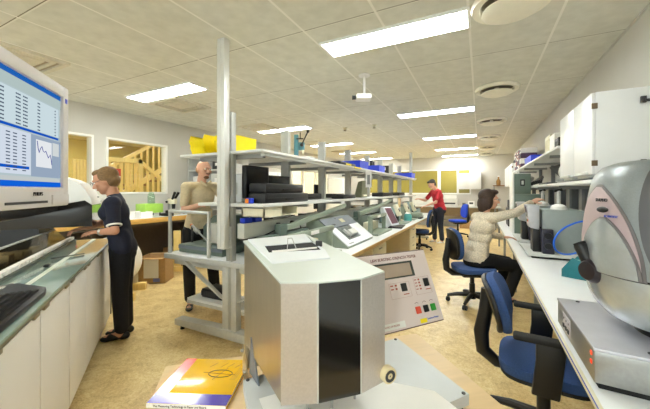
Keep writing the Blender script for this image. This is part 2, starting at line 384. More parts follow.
# staircase and balustrade seen through the windows
wood_dark = mat('dark_stained_wood', (140,92,44), 0.5, var=0.12)
t = thing('balustrade', 'yellow pine balustrade on the landing behind the right window', 'balustrade', (-7.2, 0, 0))
def rail_run(t, y0, z0, y1, z1, drop, n, nm='baluster', x=0.0):
    M().solid([(x-0.03, y0, z0), (x+0.05, y0, z0), (x+0.05, y0, z0-0.1), (x-0.03, y0, z0-0.1)], [(x-0.03, y1, z1), (x+0.05, y1, z1), (x+0.05, y1, z1-0.1), (x-0.03, y1, z1-0.1)]).build('handrail', pine, t)
    M().solid([(x-0.03, y0, z0-drop), (x+0.03, y0, z0-drop), (x+0.03, y0, z0-drop-0.16), (x-0.03, y0, z0-drop-0.16)], [(x-0.03, y1, z1-drop), (x+0.03, y1, z1-drop), (x+0.03, y1, z1-drop-0.16), (x-0.03, y1, z1-drop-0.16)]).build('stringer', pine, t)
    for i in range(n):
        f = (i+0.5)/n; y = y0+(y1-y0)*f; z = z0+(z1-z0)*f
        M().box(x-0.018, x+0.018, y-0.022, y+0.022, z-drop-0.05, z-0.05).build(nm, pine, t)
rail_run(t, 3.55, 2.16, 4.5, 2.18, 0.98, 8)
rail_run(t, 4.5, 2.18, 5.9, 1.18, 0.9, 10)
M().box(-0.05, 0.05, 4.46, 4.55, 0.04, 2.2).build('newel_post', pine, t)
M().box(-0.05, 0.05, 3.5, 3.58, 0.04, 2.18).build('newel_post', pine, t)
M().box(-0.05, 0.05, 5.85, 5.94, 0.04, 1.25).build('newel_post', pine, t)
t = thing('staircase', 'upper wooden stair flight rising to the right behind the balustrade', 'staircase', (-8.3, 0, 0))
rail_run(t, 4.3, 2.0, 6.2, 3.2, 0.85, 11)
for i in range(10):
    M().box(-0.9, 0.0, 4.25+i*0.24, 4.5+i*0.24, 1.12+i*0.115, 1.16+i*0.115).build('tread', wood_dark, t)
M().box(-0.9, 0, 4.1, 4.2, 0.04, 1.2).build('support', wood_dark, t)
t = thing('slatted_screen', 'vertical pine board screen left of the balustrade', 'screen', (-7.2, 0, 0))
for i in range(5): M().box(-0.02, 0.02, 3.18+i*0.056, 3.225+i*0.056, 0.04, 2.07).build('board', pine, t)
M().box(-0.04, -0.02, 3.18, 3.46, 1.95, 2.02).build('batten', pine, t)
t = thing('hall_light', 'white strip light on the stair hall ceiling', 'ceiling light', (-10.8, 5.1, 3.3))
M().box(-0.35, 0.35, -1.1, 1.1, -0.02, 0).build('light_frame', white_paint, t); M().box(-0.3, 0.3, -1.05, 1.05, -0.05, -0.02).build('diffuser', LAMP, t)
for k, y in enumerate((2.4, 10.2, 12.9)):  # extra lights, added to brighten the hall behind the openings
    t = thing('hall_light', 'white strip light on the hall ceiling %s' % ('behind the right inner window', 'beyond the far opening', 'at its far end')[k], 'ceiling light', (-8.2 if k == 0 else -7.2, y, 3.3))
    M().box(-0.65, 0.65, -0.2, 0.2, -0.02, 0).build('light_frame', white_paint, t); M().box(-0.6, 0.6, -0.16, 0.16, -0.05, -0.02).build('diffuser', HFILL, t)
struct(M().box(-8.7, -8.6, 7.6, YF+0.7, 0.04, 3.3).build('trim_8', mat('partition_white', (236,228,206), 0.7)))  # wall added as a bright backdrop behind the far opening
t = thing('hall_notice', 'small red notice on the landing balustrade', 'notice', (-7.11, 3.98, 1.66))
M().box(-0.012, 0.012, -0.05, 0.05, 0, 0.26, 0.003).build('board', mat('notice_red', (214,58,40), 0.5), t)
M().box(0.012, 0.014, -0.04, 0.04, 0.03, 0.1).build('white_panel', paper, t)
# ------------------------------------------------------------------ left: long test line cabinet
MO = Vector((-3.441, 1.826, 0)); MA = math.radians(144.5)
def mw(x, y, z=0): return MO + Matrix.Rotation(MA, 3, 'Z') @ Vector((x, y, z))
t = thing('testing_machine', 'long white test cabinet with green glass top in front of the woman in navy', 'testing machine', MO, MA)
off_white = mat('cabinet_off_white', (236,232,226), 0.4, var=0.015, scale=4)
M().box(-3.2, 0.175, 0.025, 0.8, 0.1, 0.87).build('carcass', mat('cabinet_inner', (190,184,172), 0.5), t)
for x0, x1 in ((-3.2, -2.98), (-2.97, -2.475), (-2.465, -1.972), (-1.962, -1.472), (-1.462, -0.99), (-0.98, -0.5), (-0.49, 0.15)):
    dd = M().box(x0, x1, 0.0, 0.024, 0.1, 0.862, 0.004).build('door', off_white, t)
    for hx in (x0+0.06, x1-0.06):
        if x1-x0 > 0.3: M().box(hx-0.035, hx+0.035, -0.008, 0.012, 0.858, 0.878, 0.002).build('catch', mat('brass_grey', (150,138,112), 0.4, 0.6), dd)
M().box(-3.2, 0.12, 0.08, 0.74, 0.0, 0.1).build('plinth', black_matte, t)
M().box(-3.2, 0.19, -0.012, 0.8, 0.878, 0.9, 0.003).box(0.152, 0.19, -0.008, 0.022, 0.1, 0.878).build('top_rail', mat('olive_grey_trim', (112,114,98), 0.4, 0.3), t)
gtop = mat('green_glass_top', (150,174,166), 0.12, var=0.02, coat=0.6)
M().box(-3.2, 0.2, -0.018, 0.30, 0.9, 0.916, 0.002).build('glass_top', gtop, t)
M().box(-3.2, 0.195, 0.135, 0.165, 0.916, 0.9172).build('white_stripe', mat('stripe_cream', (226,230,216), 0.4), t)
M().box(-3.2, 0.19, 0.30, 0.8, 0.9, 0.912).build('deck', mat('deck_dark', (92,86,74), 0.4, 0.3, var=0.3), t)
rl = M().box(-3.2, 0.14, 0.29, 0.30, 0.916, 0.932).box(-3.2, 0.14, 0.30, 0.345, 0.912, 0.934).build('guide_rail', mat('rail_dark', (96,104,98), 0.4, 0.3), t)
tm = M(); x = -3.1
while x < 0.1:
    tm.box(x, x+0.036, 0.302, 0.342, 0.934, 0.962, 0.003); x += 0.056
tm.build('white_teeth', mat('teeth_white', (246,242,238), 0.35), rl)
x = -2.9
cb = M()
while x < 0.0:
    w = random.uniform(0.04, 0.16); h = random.uniform(0.03, 0.12)
    cb.box(x, x+w, random.uniform(0.40, 0.46), random.uniform(0.5, 0.62), 0.912, 0.912+h*0.6, 0.004); x += w+random.uniform(0.03, 0.1)
cb.build('inner_mechanism', mat('mechanism_metal', (186,176,152), 0.4, 0.4, var=0.3, scale=12), t)
M().solid([mwp for mwp in ((-3.2, 0.35, 0.935), (-3.2, 0.356, 0.935), (-3.2, 0.456, 1.045), (-3.2, 0.45, 1.045))],
          [mwp for mwp in ((0.1, 0.35, 0.935), (0.1, 0.356, 0.935), (0.1, 0.456, 1.045), (0.1, 0.45, 1.045))]).build('clear_cover', glass('tinted_acrylic', (206,198,178), 0.06, 0.05), t)
M().box(-3.2, 0.1, 0.444, 0.462, 1.042, 1.05).build('cover_edge', alu, t)
M().box(-3.2, -0.30, 0.335, 0.365, 1.245, 1.33, 0.008).build('dark_beam', mat('smoked_cover', (34,32,30), 0.18, var=0.1), t)
M().box(-3.2, -3.12, 0.335, 0.365, 0.935, 1.25).build('beam_post', black_plastic, t)
# hood at the far end: white cap over a black front
prof = [(0.082, 1.30), (0.093, 1.36), (0.134, 1.445), (0.19, 1.505), (0.25, 1.54), (0.33, 1.565), (0.45, 1.585), (0.62, 1.58), (0.72, 1.56), (0.74, 1.31), (0.31, 1.31), (0.14, 1.345)]
M().prism(prof, -0.30, 0.16, 'x').build('hood_cap', white_paint, t)
M().prism([(0.084, 1.10), (0.084, 1.298), (0.14, 1.343), (0.31, 1.308), (0.72, 1.308), (0.72, 1.10)], -0.295, 0.155, 'x').build('hood_front', mat('smoked_hood', (22,20,22), 0.12, var=0.1, coat=0.5), t)
M().prism([(0.47, 0.912), (0.47, 1.1), (0.72, 1.1), (0.72, 0.912)], -0.28, 0.15, 'x').build('hood_pillar', black_plastic, t)
M().box(0.04, 0.12, 0.094, 0.1035, 1.36, 1.372, mx=None).build('hood_badge', dark_grey, t)
# small things lying on the glass
def small(name, label, cat, x, y, z, build, rz=0.0, group=None):
    o = thing(name, label, cat, mw(x, y, z), MA+rz, group); build(o); return o
def pen(o):
    M().cyl((-0.045, 0, 0.006), (0.03, 0, 0.006), 0.005, seg=10).build('barrel', red_plastic, o); M().cyl((0.03, 0, 0.006), (0.06, 0, 0.006), 0.005, 0.002, seg=10).build('tip', black_plastic, o)
small('marker_pen', 'short red and black marker on the green glass top near the hands', 'pen', -0.3, 0.2, 0.918, pen, 0.2)
tag(M().box(-0.03, 0.03, -0.014, 0.014, 0, 0.014, 0.004, mx=Matrix.Translation(mw(-1.14, 0.19, 0.9175)) @ Matrix.Rotation(MA, 4, 'Z')).build('binder_clip', black_plastic), 'small black clip on the white stripe of the glass top', 'clip')
tag(M().tube([mw(-0.86, 0.24, 0.9215), mw(-0.74, 0.06, 0.9215)], 0.004, 6).build('thin_rod', dark_grey), 'thin dark rod lying across the green glass top', 'rod')
# keyboard
t = thing('keyboard', 'black ergonomic keyboard on the near edge of the green glass top', 'keyboard', mw(-2.1, 0.1, 0.917), MA)
kc = M().prism([(-0.3, -0.095), (0.2, -0.1), (0.27, -0.085), (0.41, 0.05), (0.44, 0.1), (0.41, 0.135), (0.3, 0.145), (-0.3, 0.14)], 0.002, 0.028, 'z', 0.006).build('case', mat('keyboard_case', (26,28,40), 0.28, var=0.1), t)
km = M()
for r in range(5):
    for c in range(15): km.box(-0.255+c*0.029, -0.225+c*0.029+0.025, -0.075+r*0.027, -0.075+r*0.027+0.023, 0.028, 0.037, 0.003, seg=1)
km.build('keys', black_plastic, t)
bm_ = M()
for k in range(3): bm_.box(0.32-k*0.06, 0.365-k*0.06, 0.095, 0.11, 0.028, 0.032, 0.002, seg=1)
bm_.build('silver_buttons', alu, t)
# monitor
ANG = YAW+math.atan2(0.949, -0.316)
t = thing('computer_monitor', 'large white computer monitor showing a spreadsheet at far left', 'monitor', W(-0.664, 0.552, 1.386), ANG)
bez = mat('monitor_bezel', (226,222,224), 0.35, var=0.01)
b = M(); W_, H_ = 0.43, 0.361; bx = 0.034
b.box(0, bx, 0, 0.05, 0, H_, 0.006); b.box(W_-bx, W_, 0, 0.05, 0, H_, 0.006); b.box(bx-0.004, W_-bx+0.004, 0, 0.05, H_-bx, H_, 0.006); b.box(bx-0.004, W_-bx+0.004, 0, 0.05, 0, 0.055, 0.006); b.box(0.01, W_-0.01, 0.02, 0.06, 0.01, H_-0.01)
b.build('bezel', bez, t)
M().prism([(0.13, 0.001), (0.30, 0.001), (0.30, -0.003), (0.13, -0.003)], 0.012, 0.018, 'z').build('lower_groove', dark_grey, t)
M().box(0.325, 0.42, -0.004, 0.004, 0.006, 0.034, 0.002).build('front_flap', bez, t)
text('brand_mark', 'PHILIPS', 0.0135, ink, t, frame((0.255, -0.0025, 0.036), (1, 0, 0), (0, -1, 0)))
scr = M().box(bx, W_-bx, 0.010, 0.014, 0.055, H_-bx).build('screen', emis('screen_grey', (190,208,212), 0.36), t)
def srect(nm, x0, x1, z0, z1, rgb, s=0.36, d=0.0): 
    return M().box(x0, x1, 0.0085-d, 0.0101, z0, z1).build(nm, emis('scr_%d_%d_%d' % rgb, rgb, s), scr)
R_ = W_-bx
srect('title_bar', bx, R_, 0.314, 0.327, (36,104,190)); srect('toolbar', bx, R_, 0.288, 0.314, (188,206,204))
srect('table_area', bx, R_-0.012, 0.202, 0.284, (214,232,238), d=0.0002)
srect('separator', bx, R_-0.012, 0.194, 0.2, (24,90,200)); srect('task_bar', bx, R_, 0.055, 0.069, (22,104,226)); srect('status_bar', bx, R_, 0.069, 0.08, (204,212,212))
srect('lower_table', bx, 0.245, 0.085, 0.19, (222,232,246), d=0.0002); srect('chart_pane', 0.25, R_, 0.082, 0.19, (160,178,200), d=0.0002)
srect('highlight_row', bx, 0.238, 0.098, 0.105, (20,96,210), d=0.0005)
srect('chart_paper', 0.268, 0.345, 0.108, 0.18, (242,246,250), d=0.0005); srect('legend_box', 0.35, 0.385, 0.145, 0.182, (222,228,228), d=0.0005)
def figs(x0, x1, n, zt, dz, hh, step):
    k = M()
    for r in range(n):
        z = zt-r*dz
        if step:
            for q_ in range(int((x1-x0)/0.0065)): k.box(x0+q_*0.0065, x0+q_*0.0065+0.0048, 0.0078, 0.0085, z-hh, z+hh)
        else: k.box(x0, x1, 0.0078, 0.0085, z-hh, z+hh)
    k.build('figure_column', emis('scr_figs', (74,92,116), 0.3), scr)
for x0, x1 in ((0.06, 0.085), (0.125, 0.15), (0.185, 0.208), (0.213, 0.236), (0.275, 0.29), (0.362, 0.37)): figs(x0, x1, 9, 0.276, 0.0088, 0.0016, True)
for x0 in (0.05, 0.105, 0.15, 0.175, 0.21): figs(x0, x0+0.014, 12, 0.18, 0.0078, 0.0012, False)
ln = [(0.272, 0.176), (0.276, 0.156), (0.281, 0.146), (0.287, 0.158), (0.294, 0.164), (0.3, 0.152), (0.307, 0.15), (0.313, 0.154), (0.32, 0.144), (0.326, 0.136), (0.331, 0.142), (0.336, 0.146), (0.341, 0.132), (0.344, 0.118)]
M().tube([(a, 0.0074, c) for a, c in ln], 0.0008, 5).build('chart_line', emis('scr_line', (60,70,160), 0.36), scr)
M().box(W_-0.026, W_-0.014, -0.001, 0.001, H_-0.05, H_-0.036).build('blue_sticker', blue_plastic, t)
M().box(W_/2-0.05, W_/2+0.05, 0.055, 0.09, 0.12, 0.24).build('rear_mount', bez, t)
# arm from the beam of the machine to the back of the monitor
inv = (Matrix.Translation(W(-0.664, 0.552, 1.386)) @ Matrix.Rotation(ANG, 4, 'Z')).inverted()
p_beam = mw(-2.3, 0.35, 1.33)
a0 = inv @ p_beam; a1 = Vector((W_/2, 0.08, 0.18)); am = Vector((a0.x, a0.y, a1.z))
M().tube([a0, am, (am+a1)/2+Vector((0, 0.02, 0)), a1], 0.022, 12).build('support_arm', palegrey, t)

# ------------------------------------------------------------------ foreground table, book, strength tester
TT = thing('table', 'light wood table in the foreground carrying the metal tester', 'table', W(-0.619, 1.193), YAW+math.atan2(0.251, 0.968))
M().box(0, 1.09, -0.82, 0, 0.722, 0.75, 0.003).build('tabletop', beech, TT)
for lx, ly in ((0.05, -0.05), (1.04, -0.05), (0.05, -0.77), (1.04, -0.77)): M().box(lx-0.02, lx+0.02, ly-0.02, ly+0.02, 0, 0.722).build('leg', midgrey, TT)
M().box(0.07, 1.02, -0.06, -0.04, 0.66, 0.722).build('apron', midgrey, TT)
B = thing('catalogue', 'thick yellow, red and blue catalogue lying on the wood table', 'book', W(-0.427, 1.085, 0.7505), YAW-0.05)
M().box(-0.124, 0.124, -0.126, 0.126, 0.002, 0.012).build('pages', paper, B)
gl = dict(rough=0.18, var=0.01, coat=0.5)
cov = M().box(-0.127, 0.127, -0.129, 0.129, 0.012, 0.0145, 0.001).box(-0.127, 0.127, -0.129, 0.129, 0, 0.002).box(-0.127, 0.127, -0.13, -0.126, 0.001, 0.0145).build('cover', mat('cover_yellow', (244,190,4), **gl), B)
M().box(-0.127, -0.085, -0.078, 0.129, 0.0145, 0.0148).build('red_band', mat('cover_red', (226,62,58), **gl), cov)
M().box(-0.127, 0.127, -0.129, -0.078, 0.0145, 0.0148).build('blue_band', mat('cover_blue', (60,34,178), **gl), cov)
M().box(-0.127, 0.127, -0.1305, -0.1298, 0.001, 0.0143).build('spine_label', paper, cov)
M().tube([(0.045+0.043*math.cos(a*PI/16), 0.035+0.022*math.sin(a*PI/16), 0.0148) for a in range(32)], 0.0013, 5, closed=True).build('ellipse_print', ink, cov)
ll = M().tube([(0.03, 0.0, 0.0147), (0.06, 0.07, 0.0147)], 0.0009, 5).tube([(-0.02, 0.04, 0.0147), (0.1, 0.03, 0.0147)], 0.0009, 5)
for x in (-0.01, 0.03, 0.055, 0.085): ll.tube([(x, 0.075, 0.0147), (x+0.02, 0.105, 0.0147)], 0.0006, 5)
for x in (0.1, 0.107, 0.114): ll.tube([(x-0.008, 0.0, 0.0147), (x+0.006, 0.075, 0.0147)], 0.0005, 5)
ll.build('line_print', mat('print_brown', (150,92,30), 0.4), cov)
text('spine_print', 'The Measuring Technology in Paper and Board', 0.009, ink, cov, frame((-0.02, -0.1308, 0.0075), (1, 0, 0), (0, -1, 0)))
# tester: local x = right of the camera, y = ahead of it minus one metre, z above the table
D = thing('strength_tester', 'silver and black metal burst tester in the foreground with a tilted pink control panel', 'testing machine', W(0, 1.0, 0.75), YAW)
def q(L, Z, z): return (L, Z-1.0, z-0.75)
silver = mat('champagne_silver', (204,197,193), 0.32, 0.6, var=0.05, scale=160)
floor_tint_side = mat('satin_side_metal', (184,176,158), 0.3, 0.85, var=0.04, scale=40, stretch=(1,1,0.2))  # warm base tint carries the floor's gold reflection on the sides
mint = mat('pale_mint_enamel', (214,221,215), 0.3, var=0.01)
plate_m = mat('plate_grey', (206,210,212), 0.4, var=0.02)
C1, C2, C3 = (-0.273, 1.023), (0.309, 1.316), (0.447, 0.953); C4 = (C1[0]+C3[0]-C2[0], C1[1]+C3[1]-C2[1])
bp = [C1, C2, C3, C4]
M().solid([q(a, c, 0.765) for a, c in bp], [q(a, c, 0.80) for a, c in bp]).build('base_plate', plate_m, D)
cx = sum(a for a, c in bp)/4; cy = sum(c for a, c in bp)/4
for a, c in bp:
    a2, c2 = a+(cx-a)*0.09, c+(cy-c)*0.09
    M().cyl(q(a2, c2, 0.7503), q(a2, c2, 0.765), 0.014).build('foot', rubber, D)
    a2, c2 = a+(cx-a)*0.045, c+(cy-c)*0.045
    M().cyl(q(a2, c2, 0.8), q(a2, c2, 0.803), 0.006, seg=10).build('screw', dark_grey, D)
# paper sheet on the plate
ps = [(-0.2, 0.93), (0.08, 1.06), (0.345, 0.965), (0.41, 0.83), (0.02, 0.70), (-0.11, 0.74)]
M().solid([q(a, c, 0.8003) for a, c in ps], [q(a, c, 0.8013) for a, c in ps]).build('paper_sheet', paper, D)
fp = [(-0.115, 0.80), (-0.0185, 0.81), (0.0994, 0.848), (0.175, 0.91), (-0.08, 1.27), (-0.302, 1.14)]
zt = [1.193, 1.190, 1.189, 1.193, 1.252, 1.246]
zb = [0.872, 0.872, 0.872, 0.868, 0.872, 0.872]
def ring(ins, z): 
    mx_ = sum(a for a, c in fp)/6; my_ = sum(c for a, c in fp)/6
    return [q(a+(mx_-a)*ins, c+(my_-c)*ins, zz) for (a, c), zz in zip(fp, z)]
M().solid(ring(0.012, [z+0.002 for z in zb]), ring(0.012, [z-0.006 for z in zt])).build('housing', floor_tint_side, D)
# silver front plates
def fplate(nm, a, b, m, o=0.003, z0=None, z1=None, ins=0.0):
    (ax, ay), (bx_, by) = fp[a], fp[b]; e = Vector((bx_-ax, by-ay, 0)).normalized(); n = Vector((e.y, -e.x, 0))
    P = [Vector(q(ax, ay, zb[a])), Vector(q(bx_, by, zb[b])), Vector(q(bx_, by, zt[b]-0.004)), Vector(q(ax, ay, zt[a]-0.004))]
    P[0] += e*ins; P[3] += e*ins; P[1] -= e*ins; P[2] -= e*ins
    return M().solid([p-n*0.004 for p in P], [p+n*o for p in P]).build(nm, m, D)
fplate('front_plate', 0, 1, silver); fplate('dark_window', 1, 2, mat('black_glass', (16,14,13), 0.12, var=0.05, coat=0.6), 0.004); fplate('front_plate', 2, 3, silver)
for (a, c), z0, z1 in ((fp[1], zb[1], zt[1]), (fp[2], zb[2], zt[2])):
    M().cyl(q(a, c-0.003, z0), q(a, c-0.003, z1-0.004), 0.0025, seg=8).build('edge_strip', alu, D)
M().solid(ring(-0.008, [z-0.006 for z in zt]), ring(-0.004, zt)).build('top_cover', mint, D)
def slab(nm, P, h, m, zoff=0.0): return M().solid([q(a, c, z+zoff) for a, c, z in P], [q(a, c, z+zoff+h) for a, c, z in P]).build(nm, m, D)
def mixp(P, Q, f): return tuple(a+(b_-a)*f for a, b_ in zip(P, Q))
PBL, PBR, PFR, PFL = (-0.287, 1.142, 1.2455), (-0.083, 1.252, 1.2505), (0.016, 0.989, 1.211), (-0.159, 0.922, 1.211)
SBL, SBR, SFR, SFL = (-0.213, 1.077, 1.2345), (-0.049, 1.151, 1.236), (0.0, 1.066, 1.222), (-0.184, 1.008, 1.223)
pw = mat('panel_white', (232,236,240), 0.4, var=0.01)
ptm = M()
for quad in ((PBL, PBR, SBR, SBL), (PBR, PFR, SFR, SBR), (PFR, PFL, SFL, SFR), (PFL, PBL, SBL, SFL)):
    ptm.solid([q(*p) for p in quad], [q(a, c, z+0.005) for a, c, z in quad])
ptm.build('top_panel', pw, D)
slab('slot_floor', (SBL, SBR, SFR, SFL), 0.001, black_matte, 0.0005)
M().cyl(q(-0.175, 1.02, 1.226), q(-0.03, 1.09, 1.226), 0.006).build('feed_roller', paper, D)
M().tube([q(-0.128, 1.04, 1.232), q(-0.132, 1.09, 1.262), q(-0.118, 1.096, 1.262), q(-0.098, 1.046, 1.234)], 0.0014, 6).build('wire_loop', steel, D)
M().box(-0.012, 0.012, -0.01, 0.01, 0, 0.02, 0.003, mx=Matrix.Translation(q(-0.022, 1.11, 1.23))).build('roller_clamp', dark_grey, D)
# pedestal under the back of the housing and its side bracket
M().solid([q(-0.275, 1.09, 0.80), q(-0.04, 1.20, 0.80), q(-0.07, 1.25, 0.80), q(-0.298, 1.138, 0.80)], [q(-0.275, 1.09, 0.876), q(-0.04, 1.20, 0.876), q(-0.07, 1.25, 0.876), q(-0.298, 1.138, 0.876)]).build('pedestal', floor_tint_side, D)
M().solid([q(-0.262, 1.065, 0.80), q(-0.215, 0.99, 0.80), q(-0.255, 1.052, 0.93)], [q(-0.258, 1.067, 0.80), q(-0.211, 0.992, 0.80), q(-0.251, 1.054, 0.93)]).build('gusset', slate, D)
M().solid([q(-0.302, 1.125, 0.755), q(-0.268, 1.06, 0.755), q(-0.268, 1.06, 0.80), q(-0.302, 1.125, 0.87)], [q(-0.300, 1.126, 0.755), q(-0.266, 1.061, 0.755), q(-0.266, 1.061, 0.80), q(-0.300, 1.126, 0.87)]).build('side_flange', floor_tint_side, D)
for a, c, z in ((-0.298, 1.118, 0.85), (-0.28, 1.085, 0.79)): M().ell(q(a-0.004, c-0.002, z), (0.006, 0.006, 0.006), 10).build('screw', steel, D)
for a, c in ((0.02, 0.89), (0.09, 0.93), (-0.05, 0.87)): M().cyl(q(a, c, 0.80), q(a, c, 0.875), 0.004, seg=8).build('guide_pin', steel, D)
# tape roll on the right of the housing
tr = frame(q(0.184, 0.90, 0.893), (0.9, 0.43, 0), (0.43, -0.9, 0))
wr = M().lathe([(0.017, -0.012), (0.022, -0.012), (0.024, -0.009), (0.024, 0.009), (0.022, 0.012), (0.017, 0.012)], 28, mx=tr).build('tape_roll', mat('tape_beige', (224,208,166), 0.35), D)
M().lathe([(0, -0.01), (0.0175, -0.01), (0.0175, 0.0125), (0.009, 0.013), (0.006, 0.008), (0, 0.014)], 20, mx=tr).build('hub', dark_grey, wr)
M().cyl(q(0.165, 0.905, 0.893), q(0.178, 0.893, 0.893), 0.008).build('axle', dark_grey, D)
# control panel: origin at its lower right corner, x to the right, y up its face
PO = Vector(q(0.434, 1.12, 0.963)); ex = Vector((0.896, 0.444, 0)).normalized(); up = Vector((-0.025, 0.10, 0.2345)); up = (up-ex*up.dot(ex)).normalized(); nn = ex.cross(up)
PM = Matrix((ex, up, nn)).transposed().to_4x4(); PM.translation = PO
HP = 0.256
pb = M().box(-0.38, 0.004, -0.004, HP+0.004, -0.026, -0.004, 0.003, mx=PM).build('panel_case', mat('panel_case_brown', (104,78,72), 0.4, 0.3), D)
M().box(-0.376, 0.0, 0, HP, -0.004, 0.0, 0.0015, mx=PM).build('control_panel', mat('panel_pink', (232,218,216), 0.35, var=0.01), D)
def pbox(nm, x0, x1, y0, y1, h, m, bev=0.0): return M().box(x0, x1, y0, y1, 0.0, h, bev, mx=PM).build(nm, m, D)
text('panel_title', 'L&W BURSTING STRENGTH TESTER', 0.0152, red_ink, D, PM @ Matrix.Translation((-0.05, 0.236, 0.0002)), align='RIGHT', xs=0.86)
pbox('display_frame', -0.275, -0.078, 0.166, 0.222, 0.002, mat('display_frame', (52,60,56), 0.4))
pbox('display', -0.27, -0.09, 0.171, 0.215, 0.0026, mat('lcd_tan', (176,158,142), 0.2, coat=0.5))
def outline(x0, x1, y0, y1):
    M().tube([PM @ Vector(p) for p in ((x0, y0, 0.0003), (x1, y0, 0.0003), (x1, y1, 0.0003), (x0, y1, 0.0003))], 0.0006, 4, closed=True).build('keypad_outline', mat('outline_pink', (196,160,156), 0.5), D)
outline(-0.205, -0.115, 0.098, 0.15); outline(-0.092, -0.018, 0.098, 0.158)
pbox('key', -0.155, -0.13, 0.118, 0.146, 0.003, black_plastic, 0.001); pbox('key', -0.047, -0.023, 0.122, 0.151, 0.003, black_plastic, 0.001)
lg = M()
for y in (0.142, 0.13): lg.box(-0.2, -0.188, y-0.002, y+0.002, 0, 0.0006, mx=PM); lg.box(-0.18, -0.172, y-0.003, y+0.003, 0, 0.0008, mx=PM)
for y in (0.15, 0.139, 0.128, 0.117): lg.box(-0.088, -0.078, y-0.0015, y+0.0015, 0, 0.0006, mx=PM); lg.box(-0.071, -0.064, y-0.003, y+0.003, 0, 0.0008, mx=PM)
for x0, x1, y in ((-0.15, -0.125, 0.108), (-0.045, -0.02, 0.112)): lg.box(x0, x1, y-0.0015, y+0.0015, 0, 0.0006, mx=PM)
lg.build('legend_marks', mat('legend_red', (178,84,70), 0.5), D)
for x, m_ in ((-0.106, red_plastic), (-0.07, black_plastic), (-0.036, green_plastic)):
    pbox('button', x-0.011, x+0.011, 0.036, 0.06, 0.005, m_, 0.002)
    M().tube([PM @ Vector((x-0.008+0.004*i, 0.07+0.004*math.sin(i*PI/4), 0.0004)) for i in range(5)], 0.0007, 4).build('button_mark', red_ink, D)
pbox('yellow_sticker', -0.108, -0.078, 0.004, 0.018, 0.0006, yellow_plastic)
text('blue_print', 'Lorentzen Wettre', 0.0092, blue_ink, D, PM @ Matrix.Translation((-0.074, 0.014, 0.0002)), align='LEFT', xs=0.75)
pbox('white_label', -0.29, -0.175, 0.006, 0.026, 0.0006, paper)
text('label_print', 'NOTICE ON RELEASE', 0.0085, mat('label_pink', (190,140,134), 0.5), D, PM @ Matrix.Translation((-0.232, 0.016, 0.0008)), xs=0.8)
M().tube([q(0.09, 1.03, 1.06), q(0.22, 1.09, 1.06), PM @ Vector((-0.2, 0.12, -0.02))], 0.016, 10).build('panel_bracket', dark_grey, D)
# ------------------------------------------------------------------ middle row: rack, worktop and what stands on it
RK = thing('bench_rack', 'long grey steel rack down the middle of the room with posts and two white shelves', 'shelving rack', (-2.05, 2.17, 0))
RM = Matrix.Translation((2.05, -2.17, 0))
def rb(nm, m, *boxes, bev=0.004, par=None):
    k = M()
    for b in boxes: k.box(*b, bev)
    return k.build(nm, m, par or RK, mx=RM)
post_m = mat('post_grey', (178,179,174), 0.42, 0.15, var=0.04)
for k, y in enumerate((3.03, 3.96, 4.94, 5.95, 6.86, 7.83, 8.75)):
    p = M().box(-2.10, -2.0, y-0.03, y+0.03, 0.775, 2.14, 0.004).box(-2.04, -2.0, y-0.033, y-0.03, 0.775, 2.1).box(-2.104, -2.1, y-0.012, y+0.012, 0.78, 2.12).build('post', post_m, RK, mx=RM)
M().box(-2.13, -2.06, 2.155, 2.215, 0.06, 2.17, 0.004).box(-2.108, -2.104, 2.148, 2.156, 0.78, 2.16).box(-2.07, -2.066, 2.148, 2.156, 0.78, 2.16).box(-2.088, -2.084, 2.148, 2.156, 0.78, 2.16).build('post', post_m, RK, mx=RM)
# legs and feet
for k, y in enumerate((2.18, 4.94, 7.83, 9.4)):
    rb('leg', alu, (-2.17, -2.10, y-0.035, y+0.035, 0.12, 0.72), (-2.06, -2.0, y-0.035, y+0.035, 0.12, 0.72))
    M().prism([(-2.82, 0.05), (-1.34, 0.05), (-1.34, 0.11), (-2.0, 0.135), (-2.2, 0.135), (-2.82, 0.11)], y-0.05, y+0.05, 'y', 0.004).build('foot', alu, RK, mx=RM)
    for x in (-2.76, -1.4): M().cyl((x, y, 0), (x, y, 0.05), 0.022, 0.014).build('levelling_foot', black_plastic, RK, mx=RM)
rb('crossbar', alu, (-2.9, -1.3, 2.19, 2.25, 0.66, 0.72)); rb('crossbar', alu, (-2.9, -1.3, 4.9, 4.96, 0.66, 0.72)); rb('crossbar', alu, (-2.9, -1.3, 7.8, 7.86, 0.66, 0.72)); rb('crossbar', alu, (-2.9, -1.3, 9.37, 9.43, 0.66, 0.72))
M().solid([(-2.76, 2.15, 0.72), (-2.70, 2.15, 0.72), (-2.70, 2.19, 0.72), (-2.76, 2.19, 0.72)], [(-2.22, 2.15, 0.42), (-2.16, 2.15, 0.40), (-2.16, 2.19, 0.40), (-2.22, 2.19, 0.42)]).build('brace', alu, RK, mx=RM)
M().solid([(-1.46, 2.15, 0.72), (-1.4, 2.15, 0.72), (-1.4, 2.19, 0.72), (-1.46, 2.19, 0.72)], [(-2.0, 2.15, 0.40), (-1.94, 2.15, 0.42), (-1.94, 2.19, 0.42), (-2.0, 2.19, 0.40)]).build('brace', alu, RK, mx=RM)
rb('footrest', bench_white, (-2.74, -1.5, 2.22, 2.52, 0.29, 0.315)); rb('footrest_bar', alu, (-2.74, -1.5, 2.215, 2.25, 0.26, 0.29))
